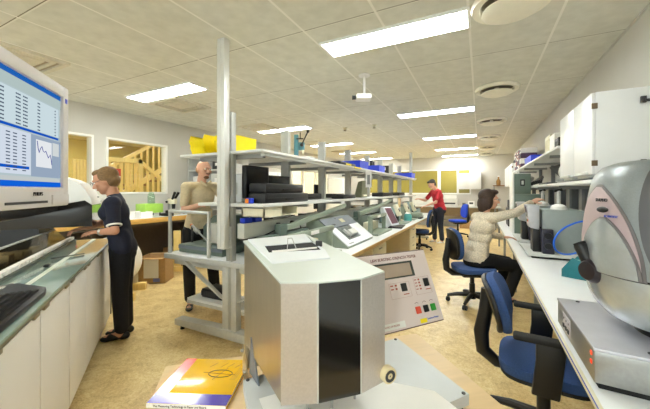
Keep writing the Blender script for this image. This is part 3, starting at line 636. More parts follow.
# shelves
shelf_w = mat('shelf_white', (226,227,224), 0.35, var=0.015)
rb('top_shelf', shelf_w, (-2.76, -1.7, 2.15, 9.45, 1.775, 1.80)); rb('middle_shelf', shelf_w, (-2.5, -1.7, 2.15, 9.45, 1.285, 1.315))
for y in (2.28, 3.03, 3.96, 4.94, 5.95, 6.86, 7.83, 8.75):
    rb('shelf_arm', midgrey, (-2.6, -1.78, y-0.02, y+0.02, 1.735, 1.775)); rb('shelf_arm', midgrey, (-2.45, -1.75, y-0.02, y+0.02, 1.25, 1.285))
rb('front_rail', palegrey, (-1.76, -1.72, 2.2, 9.4, 1.745, 1.775))
rb('cable_duct', mat('duct_grey', (198,201,194), 0.45, var=0.03), (-1.96, -1.88, 2.12, 9.3, 1.0, 1.135)); rb('lower_duct', palegrey, (-1.89, -1.845, 2.16, 9.3, 0.89, 0.975))
rb('duct_lip', dark_grey, (-1.95, -1.885, 2.14, 9.3, 0.985, 1.0))
for ya, pts in ((2.62, [(-1.87, 2.62, 1.08), (-1.84, 2.6, 1.09), (-1.84, 2.56, 1.04), (-1.85, 2.35, 1.0), (-1.86, 2.16, 1.0)]), (2.88, [(-1.85, 2.88, 1.09), (-1.8, 2.92, 1.09), (-1.78, 2.95, 0.98), (-1.8, 2.97, 0.9)])):
    M().cyl((-1.881, ya, 1.08), (-1.85, ya, 1.08), 0.023).tube(pts, 0.0065, 6).build('socket_cable', black_plastic, RK, mx=RM)
rb('bracket', post_m, (-2.32, -2.14, 2.14, 2.24, 0.93, 1.12), (-2.3, -2.22, 2.13, 2.15, 0.95, 1.1))
dr = M()
for b in ((-1.98, -1.72, 2.2, 2.76, 1.19, 1.198), (-1.98, -1.72, 2.2, 2.212, 1.19, 1.27), (-1.98, -1.72, 2.748, 2.76, 1.19, 1.27), (-1.98, -1.965, 2.2, 2.76, 1.19, 1.285), (-1.98, -1.72, 2.47, 2.482, 1.19, 1.27), (-1.732, -1.72, 2.2, 2.48, 1.198, 1.285)): dr.box(*b)
dr.build('under_shelf_tray', cream, RK, mx=RM)
M().tube([(-2.94, 2.17, 0.775), (-2.94, 2.17, 1.215), (-2.37, 2.17, 1.215), (-2.37, 2.17, 0.775)], 0.021, 12).build('guard_frame', alu, RK, mx=RM)
M().box(-1.71, -1.61, 4.9, 4.903, 1.49, 1.775).build('hanging_label', paper, RK, mx=RM)
M().box(-1.685, -1.635, 4.8985, 4.9, 1.54, 1.7).build('label_stripe', midgrey, RK, mx=RM)
M().box(-1.7, -1.69, 4.35, 4.62, 1.778, 1.8).build('yellow_tape', yellow_plastic, RK, mx=RM)
WT = tag(M().box(-2.98, -1.18, 2.14, 9.6, 0.735, 0.772, 0.003).build('worktop', bench_white), 'long white worktop of the middle row', 'worktop')
M().box(-1.18, -1.165, 2.14, 9.6, 0.735, 0.772, 0.002).build('wood_edge', mat('edge_tan', (196,160,108), 0.45, var=0.1), WT)
M().box(-2.98, -1.18, 2.125, 2.14, 0.725, 0.772, 0.002).build('end_rail', alu, WT); M().box(-2.995, -2.98, 2.14, 9.6, 0.725, 0.772, 0.002).build('side_rail', alu, WT)
tag(M().box(-2.15, -2.06, 2.06, 2.13, 0.9, HC, 0.006).box(-2.11, -2.1, 2.055, 2.06, 0.92, HC-0.01).box(-2.15, -2.06, 2.13, 2.154, 0.9, 1.1, 0.004).build('cable_pole', mat('pole_white', (226,227,224), 0.35, 0.2, var=0.01)), 'tall white cable pole rising to the ceiling at the near end of the rack', 'pole')
tag(M().box(-1.92, -1.84, 9.47, 9.54, 0.773, 2.6, 0.006).build('cable_pole', post_m), 'tall grey cable pole at the far end of the rack near the man in red', 'pole')
tan = mat('pedestal_tan', (206,190,156), 0.5, var=0.03)
def pedestal(x, y, label, w=0.62):
    t = thing('drawer_pedestal', label, 'drawer unit', (x, y, 0), group='drawer units under the middle worktop')
    M().box(-0.5, -0.015, -w/2, w/2, 0.03, 0.7, 0.003).build('carcass', tan, t)
    for i in range(4):
        d_ = M().box(-0.015, 0.0, -w/2+0.01, w/2-0.01, 0.05+i*0.16, 0.2+i*0.16, 0.003).build('drawer', cream, t); M().box(0.0, 0.012, -0.06, 0.06, 0.16+i*0.16, 0.172+i*0.16, 0.002).build('pull', midgrey, d_)
    M().box(-0.45, -0.05, -w/2+0.03, w/2-0.03, 0.0, 0.03).build('plinth', black_plastic, t)
pedestal(-1.22, 6.42, 'tan drawer pedestal under the middle worktop beside the chair by the man in red')
pedestal(-1.22, 4.1, 'tan drawer pedestal under the near half of the middle worktop')
# --- things on the top shelf
def bin_(nm, label, loc, L, w, h, m, rz=0.0, group=None, lab=True, deep=False):
    """open-fronted stacking bin: local x across, y from the open front to the back"""
    t = thing(nm, label, 'storage bin', loc, rz, group); th = 0.006
    side = [(0.035, 0), (L-0.02, 0), (L, h), (0.0, h), (-0.025, h*0.62), (0.0, h*0.4)]
    if deep == 'slant': side = [(0.06, 0), (L-0.02, 0), (L, h), (0.015, h), (-0.01, h*0.7)]
    elif deep: side = [(0.01, 0), (L-0.02, 0), (L, h), (0.0, h), (-0.003, h*0.62), (0.0, h*0.4)]
    k = M(); k.prism(side, -w/2, -w/2+th, 'x'); k.prism(side, w/2-th, w/2, 'x'); k.box(-w/2+th, w/2-th, 0.03, L-0.02, 0, th)
    k.prism([(L-0.02, 0), (L, h), (L-th, h), (L-0.02-th, 0)], -w/2+th, w/2-th, 'x'); k.prism([(0.035, 0), (0.041, 0), (0.006, h*0.4), (0.0, h*0.4)], -w/2+th, w/2-th, 'x')
    if deep == 'slant': k.prism([(0.06, 0), (0.066, 0), (-0.004, h*0.7), (-0.01, h*0.7)], -w/2+th, w/2-th, 'x')
    elif deep: k.prism([(0.01, 0), (0.016, 0), (0.006, h), (0.0, h)], -w/2+th, w/2-th, 'x')
    k.build('bin_body', m, t)
    r = M().box(-w/2-0.004, -w/2+th, 0.02, L+0.002, h-0.012, h+0.001).box(w/2-th, w/2+0.004, 0.02, L+0.002, h-0.012, h+0.001).box(-w/2, w/2, L-0.012, L+0.004, h-0.012, h+0.001); r.build('rim', m, t)
    if lab: M().box(w/2, w/2+0.0015, L*0.5, L*0.82, h*0.6, h*0.75).build('paper_label', paper, t)
    return t
bin_('storage_bin', 'yellow stacking bin left of the tall white pole on top of the rack', (-2.58, 2.2, 1.8005), 0.40, 0.2, 0.2, yellow_plastic, group='yellow bins on the rack', deep='slant')
bin_('storage_bin', 'yellow stacking bin right of the tall white pole on top of the rack', (-2.26, 2.23, 1.8005), 0.40, 0.2, 0.185, yellow_plastic, group='yellow bins on the rack', lab=False, deep='slant')
t = thing('cardboard_box', 'small crumpled cardboard box beside the left yellow bin', 'box', (-2.66, 2.72, 1.8005), 0.2)
M().prism([(-0.1, 0), (0.1, 0), (0.1, 0.07), (0.05, 0.1), (-0.05, 0.105), (-0.1, 0.06)], -0.1, 0.1, 'y').build('carton', cardboard, t); M().box(-0.02, 0.02, -0.101, 0.101, 0.02, 0.05).build('tape', mat('tape_brown', (170,130,80), 0.3), t)
bin_('blue_bin', 'blue open bin on top of the rack, nearest of the three', (-1.9, 4.68, 1.8005), 0.42, 0.34, 0.125, blue_plastic, group='blue bins on the rack', lab=False, deep=True)
bin_('blue_bin', 'blue open bin on top of the rack behind the nearest blue one', (-1.9, 5.72, 1.8005), 0.42, 0.34, 0.125, blue_plastic, group='blue bins on the rack', lab=False, deep=True)
bin_('blue_bin', 'blue open bin at the far end of the rack top', (-1.9, 8.55, 1.8005), 0.5, 0.46, 0.13, blue_plastic, group='blue bins on the rack', lab=False, deep=True)
t = thing('bench_drill', 'small teal bench drill with a black lever on top of the rack', 'drill press', (-2.08, 3.42, 1.8005), 0.4)
pt = mat('drill_teal', (88,140,152), 0.4, var=0.05)
M().box(-0.1, 0.12, -0.09, 0.09, 0, 0.045, 0.006).build('base', pt, t)
M().box(-0.085, -0.03, -0.035, 0.035, 0.045, 0.36, 0.006).build('column', pt, t); M().box(-0.03, 0.05, -0.03, 0.03, 0.16, 0.26, 0.008).build('drill_head', pt, t)
M().cyl((0.03, 0, 0.16), (0.03, 0, 0.1), 0.022, 0.012).build('chuck', cream, t); M().lathe([(0, 0.055), (0.13, 0.055), (0.13, 0.067), (0, 0.067)], 24, c=(0.05, 0, 0)).cyl((0.05, 0, 0.045), (0.05, 0, 0.055), 0.03).build('round_table', shelf_w, t)
lv = M().cyl((0.02, -0.03, 0.22), (0.02, -0.075, 0.22), 0.02).cyl((0.02, -0.07, 0.22), (0.1, -0.07, 0.38), 0.008).cyl((-0.05, -0.05, 0.3), (0.04, -0.05, 0.3), 0.008).cyl((0, -0.05, 0.3), (0, -0.05, 0.38), 0.006); lv.ell((0.103, -0.07, 0.39), (0.02, 0.02, 0.02)); lv.build('lever', black_plastic, t)
t = thing('flat_case', 'flat black case with a yellow strip on top of the rack', 'case', (-1.93, 4.25, 1.8005))
M().box(-0.18, 0.18, -0.3, 0.3, 0, 0.05, 0.012).build('shell', black_plastic, t); M().box(-0.12, 0.12, -0.2, 0.2, 0.05, 0.068, 0.008).build('handle_plate', black_plastic, t); M().box(0.18, 0.183, -0.1, 0.1, 0.012, 0.035).build('yellow_strip', yellow_plastic, t)
for k, (x, y, h) in enumerate(((-2.25, 6.5, 0.3), (-2.25, 6.62, 0.28), (-2.25, 8.0, 0.3))):
    t = thing('ring_binder', 'dark binder standing on the rack top, %s' % ('nearest', 'just behind the nearest one', 'beside the far blue bin')[k], 'binder', (x, y, 1.8005), group='binders on the rack top')
    M().box(-0.14, 0.14, -0.03, 0.03, 0, h, 0.003).build('cover', dark_grey, t); M().box(-0.02, 0.02, -0.032, -0.03, h*0.6, h*0.85).build('spine_label', paper, t)
# --- things on the middle shelf
t = thing('display_screen', 'white back of a monitor on the shelf behind the tall pole', 'monitor', (-2.325, 2.42, 1.3155))
M().box(-0.175, 0.175, -0.03, 0.03, 0.0, 0.29, 0.02).build('housing', pw, t); M().box(-0.1, 0.1, -0.06, 0.06, 0, 0.01, 0.003).box(-0.03, 0.03, -0.02, 0.02, 0.01, 0.05).build('stand', palegrey, t); M().box(-0.12, 0.12, -0.04, -0.03, 0.08, 0.2, 0.005).build('rear_panel', palegrey, t)
def black_lcd(y, L, h, label):
    t = thing('black_monitor', label, 'monitor', (-1.98, y, 1.3155), -0.05, 'black monitors on the rack shelf')
    M().box(-0.03, 0.02, -L/2, L/2, 0.04, h, 0.01).build('housing', black_plastic, t); M().box(0.02, 0.022, -L/2+0.02, L/2-0.02, 0.06, h-0.02).build('screen', mat('screen_off', (14,14,16), 0.15), t)
    M().box(-0.09, 0.07, -0.1, 0.1, 0, 0.012, 0.003).box(-0.04, -0.01, -0.03, 0.03, 0.012, 0.08).build('stand', black_plastic, t)
black_lcd(2.41, 0.34, 0.36, 'black monitor nearest the tall white pole on the shelf'); black_lcd(2.79, 0.36, 0.28, 'lower black monitor behind the nearest one on the shelf')
def case(x, y, z, sx, sy, sz, label):
    t = thing('black_case', label, 'case', (x, y, z), 0, 'black cases on the rack shelf')
    M().box(-sx/2, sx/2, -sy/2, sy/2, 0, sz, 0.014).build('shell', black_plastic, t); M().box(sx/2, sx/2+0.004, -sy/2+0.03, sy/2-0.03, sz*0.48, sz*0.55).build('seam', dark_grey, t)
    M().box(sx/2, sx/2+0.012, -0.07, 0.07, sz*0.3, sz*0.42, 0.003).build('handle', black_matte, t)
case(-1.83, 2.62, 1.3155, 0.2, 0.78, 0.095, 'long black case lying at the near front of the shelf, lower of two')
case(-1.83, 2.57, 1.4115, 0.2, 0.66, 0.09, 'black case stacked on the long black case')
case(-2.15, 3.55, 1.3155, 0.3, 0.62, 0.08, 'flat black case on the shelf between the second and third posts')
case(-1.87, 4.35, 1.3155, 0.2, 0.5, 0.06, 'flat black case on the shelf between the third and fourth posts')
case(-2.2, 4.7, 1.3155, 0.24, 0.3, 0.07, 'small black case on the shelf just behind the third post')
case(-1.88, 6.5, 1.3155, 0.24, 0.8, 0.08, 'long black case on the shelf below the blue bins')
case(-1.9, 7.9, 1.3155, 0.24, 0.6, 0.08, 'black case toward the far end of the shelf')
t = thing('leaning_instrument', 'olive grey instrument leaning on the shelf beside the hanging label', 'instrument', (-1.95, 5.25, 1.3155))
ol = mat('olive_grey', (120,122,96), 0.5, var=0.06)
M().solid([(-0.06, -0.12, 0.0), (0.08, -0.12, 0.0), (0.08, 0.2, 0.0), (-0.06, 0.2, 0.0)], [(-0.02, -0.02, 0.28), (0.06, -0.02, 0.3), (0.06, 0.24, 0.3), (-0.02, 0.24, 0.28)]).build('body', ol, t); M().box(0.08, 0.1, -0.05, 0.12, 0.02, 0.05, 0.004).build('dial_block', cream, t)
t = thing('snack_pack', 'small orange and blue packet on the shelf at the foot of the black monitor', 'packet', (-1.86, 2.2, 1.3155))
M().box(-0.05, 0.03, -0.03, 0.0, 0, 0.05, 0.008).build('pouch', blue_plastic, t); M().box(-0.05, -0.01, -0.034, -0.03, 0.002, 0.045, 0.002).build('orange_print', mat('orange_print', (240,140,30), 0.4), t)
for k, y in enumerate((2.2, 2.34)):
    t = thing('parts_box', 'small blue parts box on the grey duct, %s' % ('nearer' if k == 0 else 'farther'), 'box', (-1.925, y, 1.1355), group='blue parts boxes on the duct')
    M().box(-0.03, 0.03, -0.05, 0.05, 0, 0.008).box(-0.03, -0.025, -0.05, 0.05, 0, 0.045).box(0.025, 0.03, -0.05, 0.05, 0, 0.045).box(-0.03, 0.03, -0.05, -0.045, 0, 0.045).box(-0.03, 0.03, 0.045, 0.05, 0, 0.045).build('box_body', blue_plastic, t)
# --- instrument on the left end of the worktop
t = thing('load_tester', 'grey green instrument with a steel strut on the near left of the middle worktop', 'instrument', (-2.62, 2.62, 0.7725))
M().box(-0.3, 0.34, -0.36, 0.3, 0, 0.085, 0.008).build('base', sage_dark, t); M().box(-0.3, 0.34, -0.364, -0.36, 0.04, 0.075).build('base_strip', slate, t)
M().prism([(-0.16, 0.085), (0.2, 0.085), (0.2, 0.39), (0.0, 0.39), (-0.16, 0.26)], -0.16, 0.2, 'y', 0.01).build('upper_body', sage_dark, t); M().box(-0.08, 0.17, -0.175, -0.16, 0.12, 0.22, 0.004).build('front_panel', slate, t)
st = M().cyl((-0.26, -0.22, 0.27), (-0.1, -0.26, 0.2), 0.014).cyl((-0.1, -0.26, 0.2), (0.12, -0.3, 0.1), 0.009).cyl((-0.17, -0.25, 0.235), (-0.12, -0.255, 0.205), 0.026); st.build('strut', midgrey, t)
M().cyl((-0.26, -0.22, 0.085), (-0.26, -0.22, 0.27), 0.012).build('strut_post', dark_grey, t); M().ell((-0.27, -0.22, 0.275), (0.016, 0.016, 0.016), 12).build('strut_knob', mat('knob_orange', (220,120,60), 0.4), t)
# --- sage presses with diagonal arms
def press(y, label, arm_end):
    t = thing('sage_press', label, 'test frame', (-1.62, y, 0.7725), 0, 'sage green test frames on the middle worktop')
    M().box(-0.2, 0.3, -0.4, 0.4, 0, 0.03, 0.006).build('base', sage, t)
    for yy in (-0.36, 0.36): M().box(0.14, 0.2, yy-0.025, yy+0.025, 0.03, 0.27, 0.006).build('upright', sage, t)
    M().box(-0.2, -0.12, -0.4, 0.4, 0.03, 0.24, 0.006).build('rear_panel', sage_dark, t)
    M().box(0.145, 0.2, -0.42, 0.42, 0.235, 0.285, 0.008).build('crossbeam', sage, t)
    M().box(0.2, 0.203, -0.1, 0.06, 0.242, 0.278).build('name_plate', paper, t); M().box(0.0, 0.12, -0.2, 0.2, 0.05, 0.17, 0.008).build('clamp_block', cream, t)
    M().cyl((0.06, 0.0, 0.17), (0.06, 0.0, 0.26), 0.03).build('spindle', steel, t)
    a = Vector((-0.13, -0.1, 0.28)); b = Vector(arm_end)
    M().solid([a+Vector((-0.02, 0, -0.026)), a+Vector((0.02, 0, -0.026)), a+Vector((0.02, 0, 0.026)), a+Vector((-0.02, 0, 0.026))], [b+Vector((-0.02, 0, -0.022)), b+Vector((0.02, 0, -0.022)), b+Vector((0.02, 0, 0.022)), b+Vector((-0.02, 0, 0.022))]).build('diagonal_arm', sage, t)
    M().box(-0.18, -0.1, -0.16, -0.04, 0.2, 0.33, 0.01).build('arm_pivot', sage_dark, t)
    return t
press(2.62, 'sage green test frame nearest the camera on the middle worktop', (-0.1, 1.42, 0.455))
press(4.72, 'sage green test frame just beyond the wedge shaped tester', (-0.08, 1.8, 0.455))
# --- wedge tester
t = thing('wedge_tester', 'sage green wedge tester with sloping grey and white front on the middle worktop', 'instrument', (-1.6, 3.66, 0.7725))
pf = [(-0.35, 0), (0.27, 0), (0.27, 0.02), (-0.11, 0.305), (-0.35, 0.305)]
M().prism(pf, -0.44, 0.44, 'y', 0.004).build('body', sage, t)
sl = Vector((-0.38, 0, 0.285)); L_ = sl.length; sl.normalize()
SM = Matrix((Vector((0, 1, 0)), sl, Vector((0, 1, 0)).cross(sl))).transposed().to_4x4(); SM.translation = Vector((0.27, 0, 0.022))
def sb(nm, m, *bs):
    k = M()
    for b_ in bs: k.box(*b_, mx=SM)
    return k.build(nm, m, t)
sb('grey_panel', slate, (-0.445, 0.445, L_*0.64, L_, 0, 0.012))
sb('white_frame', pw, (-0.445, 0.445, 0, L_*0.16, 0, 0.014), (-0.445, -0.28, L_*0.16, L_*0.63, 0, 0.014), (0.14, 0.445, L_*0.16, L_*0.63, 0, 0.014))
sb('well', mat('well_dark', (86,96,92), 0.4, 0.3, var=0.3), (-0.28, 0.14, L_*0.16, L_*0.64, 0, 0.002))
sb('display', mat('lcd_cream', (196,190,150), 0.3), (0.02, 0.14, L_*0.76, L_*0.9, 0.012, 0.014)); sb('grey_mark', dark_grey, (-0.3, -0.2, L_*0.72, L_*0.76, 0.012, 0.0135), (-0.06, -0.03, L_*0.92, L_*0.95, 0.012, 0.0135)); sb('text_mark', midgrey, (-0.38, -0.24, L_*0.04, L_*0.07, 0.014, 0.015))
sb('clamp', alu, (-0.14, 0.06, L_*0.25, L_*0.42, 0.002, 0.05), (-0.18, -0.14, L_*0.3, L_*0.5, 0.002, 0.03))
# --- further control units along the right edge
t = thing('tablet_controller', 'white tilted control unit with a maroon screen on the middle worktop', 'control unit', (-1.5, 5.72, 0.7725), -0.25)
M().prism([(-0.08, 0), (0.1, 0), (0.1, 0.03), (-0.08, 0.35), (-0.16, 0.35)], -0.14, 0.14, 'y', 0.006).build('case', pw, t)
M().solid([(0.088, -0.11, 0.055), (0.088, 0.11, 0.055), (-0.068, 0.11, 0.333), (-0.068, -0.11, 0.333)], [(0.094, -0.11, 0.058), (0.094, 0.11, 0.058), (-0.062, 0.11, 0.336), (-0.062, -0.11, 0.336)]).build('screen', mat('maroon_screen', (110,70,84), 0.3), t)
t = thing('black_tablet', 'flat black tablet lying in front of the maroon screen', 'tablet', (-1.36, 5.62, 0.7725), 0.1); M().box(-0.12, 0.12, -0.26, 0.26, 0, 0.02, 0.005).build('tray', black_plastic, t); M().box(-0.1, 0.1, -0.2, 0.2, 0.02, 0.023).build('pad', dark_grey, t)
def head_tester(x, y, label, body):
    t = thing('head_tester', label, 'instrument', (x, y, 0.7725), 0, 'small testers with white tilted heads on the middle worktop')
    M().box(-0.3, 0.02, -0.2, 0.3, 0.0, 0.3, 0.01).build('body', body, t); M().box(-0.3, 0.24, -0.22, 0.32, 0.0, 0.022, 0.006).build('base', sage, t)
    M().prism([(0.06, 0.14), (0.12, 0.16), (0.03, 0.39), (-0.03, 0.37)], -0.2, 0.0, 'y', 0.008).build('control_head', cream, t); M().box(0.0, 0.06, -0.16, -0.04, 0.02, 0.2).build('head_support', dark_grey, t)
    M().solid([(0.1, -0.13, 0.24), (0.1, -0.07, 0.24), (0.075, -0.07, 0.3), (0.075, -0.13, 0.3)], [(0.094, -0.13, 0.238), (0.094, -0.07, 0.238), (0.069, -0.07, 0.298), (0.069, -0.13, 0.298)]).build('small_display', dark_grey, t)
mintg = mat('mint_grey', (150,174,170), 0.4, var=0.04)
head_tester(-1.55, 6.35, 'mint grey tester with white tilted head beyond the maroon screen', mintg); head_tester(-1.55, 7.25, 'second mint grey tester with white tilted head, beyond the first', sage); head_tester(-1.55, 8.0, 'third mint tester with white tilted head, closest to the man in red', mintg)
t = thing('teal_jar', 'pale teal container on the worktop between the white headed testers', 'container', (-1.42, 6.85, 0.7725)); M().lathe([(0, 0), (0.08, 0), (0.09, 0.1), (0.06, 0.16), (0, 0.16)], 20).build('jar', teal_light, t); M().lathe([(0, 0.16), (0.062, 0.16), (0.05, 0.185), (0, 0.185)], 20).build('lid', paper, t)
t = thing('sage_box', 'low sage green box near the right edge of the middle worktop', 'instrument', (-1.36, 7.68, 0.7725)); M().box(-0.16, 0.1, -0.22, 0.14, 0.03, 0.13, 0.008).build('case', sage, t); M().box(-0.14, 0.12, -0.2, 0.12, 0.0, 0.03, 0.004).build('base', black_plastic, t)
t = thing('wood_post', 'slim pale wooden post standing on the middle worktop', 'post', (-1.62, 6.9, 0.7725)); M().box(-0.06, 0.06, -0.06, 0.06, 0, 0.02).build('foot', beech, t); M().box(-0.025, 0.025, -0.025, 0.025, 0.02, 0.5).build('shaft', beech, t)
t = thing('mint_analyser', 'wide mint analyser under the hands of the man in red', 'instrument', (-1.7, 8.95, 0.7725)); M().box(-0.4, 0.15, -0.3, 0.3, 0, 0.16, 0.01).build('base', mintg, t); M().prism([(-0.4, 0.16), (0.0, 0.16), (-0.1, 0.34), (-0.4, 0.34)], -0.28, 0.28, 'y', 0.01).build('rear_housing', mintg, t); M().box(0.0, 0.14, -0.2, 0.2, 0.16, 0.18, 0.004).build('keypad', dark_grey, t)
# clutter behind, between duct and shelf
for k, (y, m_) in enumerate(((3.3, alu), (4.1, dark_grey), (5.2, midgrey), (6.1, alu), (7.0, midgrey), (7.8, dark_grey))):
    t = thing('linear_stage', 'metal linear stage lying behind the testers on the worktop, %s in the row' % ordn[k], 'instrument', (-2.32, y, 0.7725), 0, 'metal stages at the back of the middle worktop')
    M().box(-0.2, 0.2, -0.3, 0.3, 0, 0.16, 0.01).build('housing', palegrey if k % 2 else sage, t); M().box(-0.14, 0.14, -0.26, 0.2, 0.16, 0.26, 0.01).build('carriage', m_, t); M().cyl((0.0, -0.25, 0.3), (0.0, 0.25, 0.3), 0.03).build('shaft', steel, t)
    M().box(-0.05, 0.05, -0.28, -0.22, 0.26, 0.33).box(-0.05, 0.05, 0.22, 0.28, 0.16, 0.33).build('shaft_bracket', dark_grey, t)
# ------------------------------------------------------------------ right side bench
BT = 0.75
rbk = tag(M().box(0.345, 1.13, -0.8, 9.2, 0.722, BT, 0.002).build('worktop', bench_white), 'long white worktop along the right wall', 'worktop')
M().box(0.333, 0.345, -0.8, 9.2, 0.722, BT, 0.002).build('front_edge', cream, rbk); M().box(0.3315, 0.333, -0.8, 9.2, 0.742, 0.747).build('blue_line', blue_ink, rbk)
fr = tag(M().box(0.42, 0.46, -0.8, 9.2, 0.68, 0.722).box(1.02, 1.06, -0.8, 9.2, 0.68, 0.722).build('under_frame', midgrey), 'grey steel frame and legs under the right worktop', 'bench frame')
for y in (-0.7, 1.3, 3.2, 5.1, 7.1, 9.1):
    for x in (0.42, 1.02): M().box(x, x+0.04, y-0.02, y+0.02, 0, 0.68).build('leg', midgrey, fr)
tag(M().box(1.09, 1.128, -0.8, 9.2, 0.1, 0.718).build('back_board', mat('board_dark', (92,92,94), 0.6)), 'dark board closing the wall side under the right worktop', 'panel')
for k, y in enumerate((3.95, 4.5, 5.05, 5.7, 6.5, 7.4, 8.4)):
    tag(M().box(1.06, 1.13, y-0.06, y+0.06, BT+0.001, 1.484, 0.003).build('wall_upright', mat('upright_grey', (112,114,116), 0.5, var=0.05)), 'dark grey upright against the right wall under the shelf, %s from the near end' % (ordn+['seventh'])[k], 'upright', 'wall uprights behind the right worktop')
ls = tag(M().box(0.72, 1.13, 2.6, 9.0, 1.485, 1.515, 0.003).build('wall_shelf', shelf_w), 'lower white wall shelf above the right worktop', 'shelf')
for y in (2.75, 4.2, 5.6, 7.0, 8.4): M().box(0.78, 1.12, y-0.012, y+0.012, 1.45, 1.485).build('bracket', midgrey, ls)
us = tag(M().box(0.70, 1.13, 3.85, 9.0, 1.865, 1.89, 0.003).build('wall_shelf', shelf_w), 'upper white wall shelf beyond the wall cupboard on the right', 'shelf')
for y in (4.6, 5.8, 7.0, 8.2): M().box(0.76, 1.12, y-0.012, y+0.012, 1.83, 1.865).build('bracket', midgrey, us)
M().box(0.7, 0.72, 7.4, 7.46, 1.7, 1.865).build('shelf_clip', white_paint, us)
for y in (4.3, 5.3, 6.4, 7.6): M().box(1.08, 1.13, y-0.03, y+0.03, 1.516, 1.864).build('upright', mat('upright_grey', (112,114,116), 0.5), us)
def cupboard(nm, label, x0, x1, y0, y1, z0, z1, nd):
    t = thing(nm, label, 'cupboard', (x1, (y0+y1)/2, z0)); mx = Matrix.Translation((-x1, -(y0+y1)/2, -z0))
    M().box(x0+0.02, x1, y0, y1, z0, z1, 0.002).build('carcass', bench_white, t, mx=mx)
    w = (y1-y0)/nd
    for i in range(nd):
        d_ = M().box(x0, x0+0.019, y0+i*w+0.003, y0+(i+1)*w-0.003, z0+0.004, z1-0.002, 0.003).build('door', bench_white, t, mx=mx)
        M().box(x0-0.014, x0, y0+i*w+w*0.2, y0+(i+1)*w-w*0.2, z0+0.0, z0+0.02, 0.002).build('pull', palegrey, d_, mx=mx)
    for zz in (z0+0.08, z1-0.1): M().box(x0-0.004, x0+0.03, y0-0.008, y0+0.002, zz-0.02, zz+0.02, 0.002).build('hinge', mat('hinge_brown', (122,104,82), 0.4, 0.5), t, mx=mx)
    return t, mx
cb_, cmx = cupboard('wall_cupboard', 'white two door wall cupboard above the right worktop', 0.72, 1.128, 2.84, 3.83, 1.55, 2.14, 2)
k = M()
for y in (2.98, 3.45): k.box(0.735, 0.9, y, y+0.3, 1.53, 1.55, 0.003)
k.build('lower_flap', palegrey, cb_, mx=cmx)
for z in (2.03, 1.6):
    M().box(0.975, 1.005, 2.825, 2.842, z, z+0.045, 0.003).box(0.99, 1.03, 2.80, 2.83, z+0.005, z+0.018).build('catch', dark_grey, cb_, mx=cmx)
cupboard('wall_cupboard', 'white wall cupboard at the far end of the right wall', 0.72, 1.128, 9.1, 11.6, 1.56, 2.14, 3)
tag(M().box(1.0, 1.128, 9.1, 11.6, 2.1405, 2.19, 0.003).box(0.8, 1.0, 9.3, 9.7, 2.1405, 2.25, 0.02).build('bag', black_matte), 'dark bag lying on the far right wall cupboard', 'bag')
tag(M().box(0.708, 0.7195, 9.25, 9.6, 1.62, 1.76).build('blue_card', blue_plastic), 'blue card stuck on the far right cupboard door', 'card')
# things on the upper shelf
crate = thing('box_stack', 'stack of purple and red small boxes at the far end of the upper right shelf', 'boxes', (0.88, 8.0, 1.8905)); bmx = M()
cols = [mat('box_purple', (84,56,88), 0.5, var=0.2), mat('box_maroon', (150,60,62), 0.5, var=0.1), paper, mat('box_navy', (52,48,84), 0.5)]
for r in range(4):
    for c in range(5):
        M().box(-0.14, 0.14, -0.62+c*0.245, -0.62+c*0.245+0.235, r*0.105, r*0.105+0.1, 0.004).build('carton', cols[(r*2+c) % 4], crate)
        M().box(-0.145, -0.14, -0.58+c*0.245, -0.58+c*0.245+0.16, r*0.105+0.03, r*0.105+0.07).build('carton_label', cols[(r+c+1) % 4], crate)
bin_('blue_bin', 'blue open bin on the upper shelf of the right wall', (0.9, 5.9, 1.8905), 0.8, 0.34, 0.12, blue_plastic, lab=False, deep=True)
tag(M().box(0.92, 1.12, 6.8, 7.1, 1.8905, 1.93, 0.004).build('parts_tray', mat('ochre', (188,150,60), 0.5)), 'small ochre tray on the upper right shelf behind the blue bin', 'tray')
t = thing('beige_case', 'tall beige equipment case on the upper right shelf', 'case', (1.0, 5.6, 1.8905)); M().box(-0.1, 0.1, -0.2, 0.2, 0, 0.36, 0.012).build('case_body', cream, t); M().box(-0.104, -0.1, -0.15, 0.15, 0.05, 0.3).build('front_plate', mat('beige_plate', (210,200,164), 0.5), t)
t = thing('small_amplifier', 'white and black device on the upper right shelf beside the wall cupboard', 'instrument', (0.92, 4.55, 1.8905)); M().box(-0.12, 0.14, -0.2, 0.0, 0, 0.16, 0.006).build('black_case', black_plastic, t); M().box(-0.12, 0.14, 0.0, 0.3, 0, 0.24, 0.006).build('white_case', white_paint, t); M().cyl((-0.12, -0.1, 0.1), (-0.135, -0.1, 0.1), 0.03).build('dial', midgrey, t)
# things on the lower shelf
t = thing('laptop', 'dark open laptop tipped on the lower right shelf', 'laptop', (0.9, 5.0, 1.5155)); M().box(-0.15, 0.15, -0.28, 0.28, 0, 0.025, 0.005).build('base', dark_grey, t); M().box(-0.15, 0.15, -0.28, 0.28, 0, 0.02, 0.005, mx=rota(math.radians(48), 'Y', (0.15, 0, 0)) @ Matrix.Translation((0, 0, 0.025))).build('lid', dark_grey, t)
t = thing('tool_bundle', 'tangle of black and chrome tools on the lower right shelf', 'tools', (0.86, 6.5, 1.5155)); kk = M()
for i in range(7): kk.cyl((-0.12+0.03*i, -0.5+0.06*i, 0.03+0.008*i), (0.0+0.02*i, 0.4-0.05*i, 0.04+0.02*i), 0.03, seg=8)
kk.build('handles', black_plastic, t); kk = M()
for i in range(4): kk.cyl((-0.13+0.03*i, -0.2+0.1*i, 0.1), (-0.04+0.02*i, 0.06+0.08*i, 0.16), 0.018, seg=8)
kk.build('chrome_shafts', steel, t)
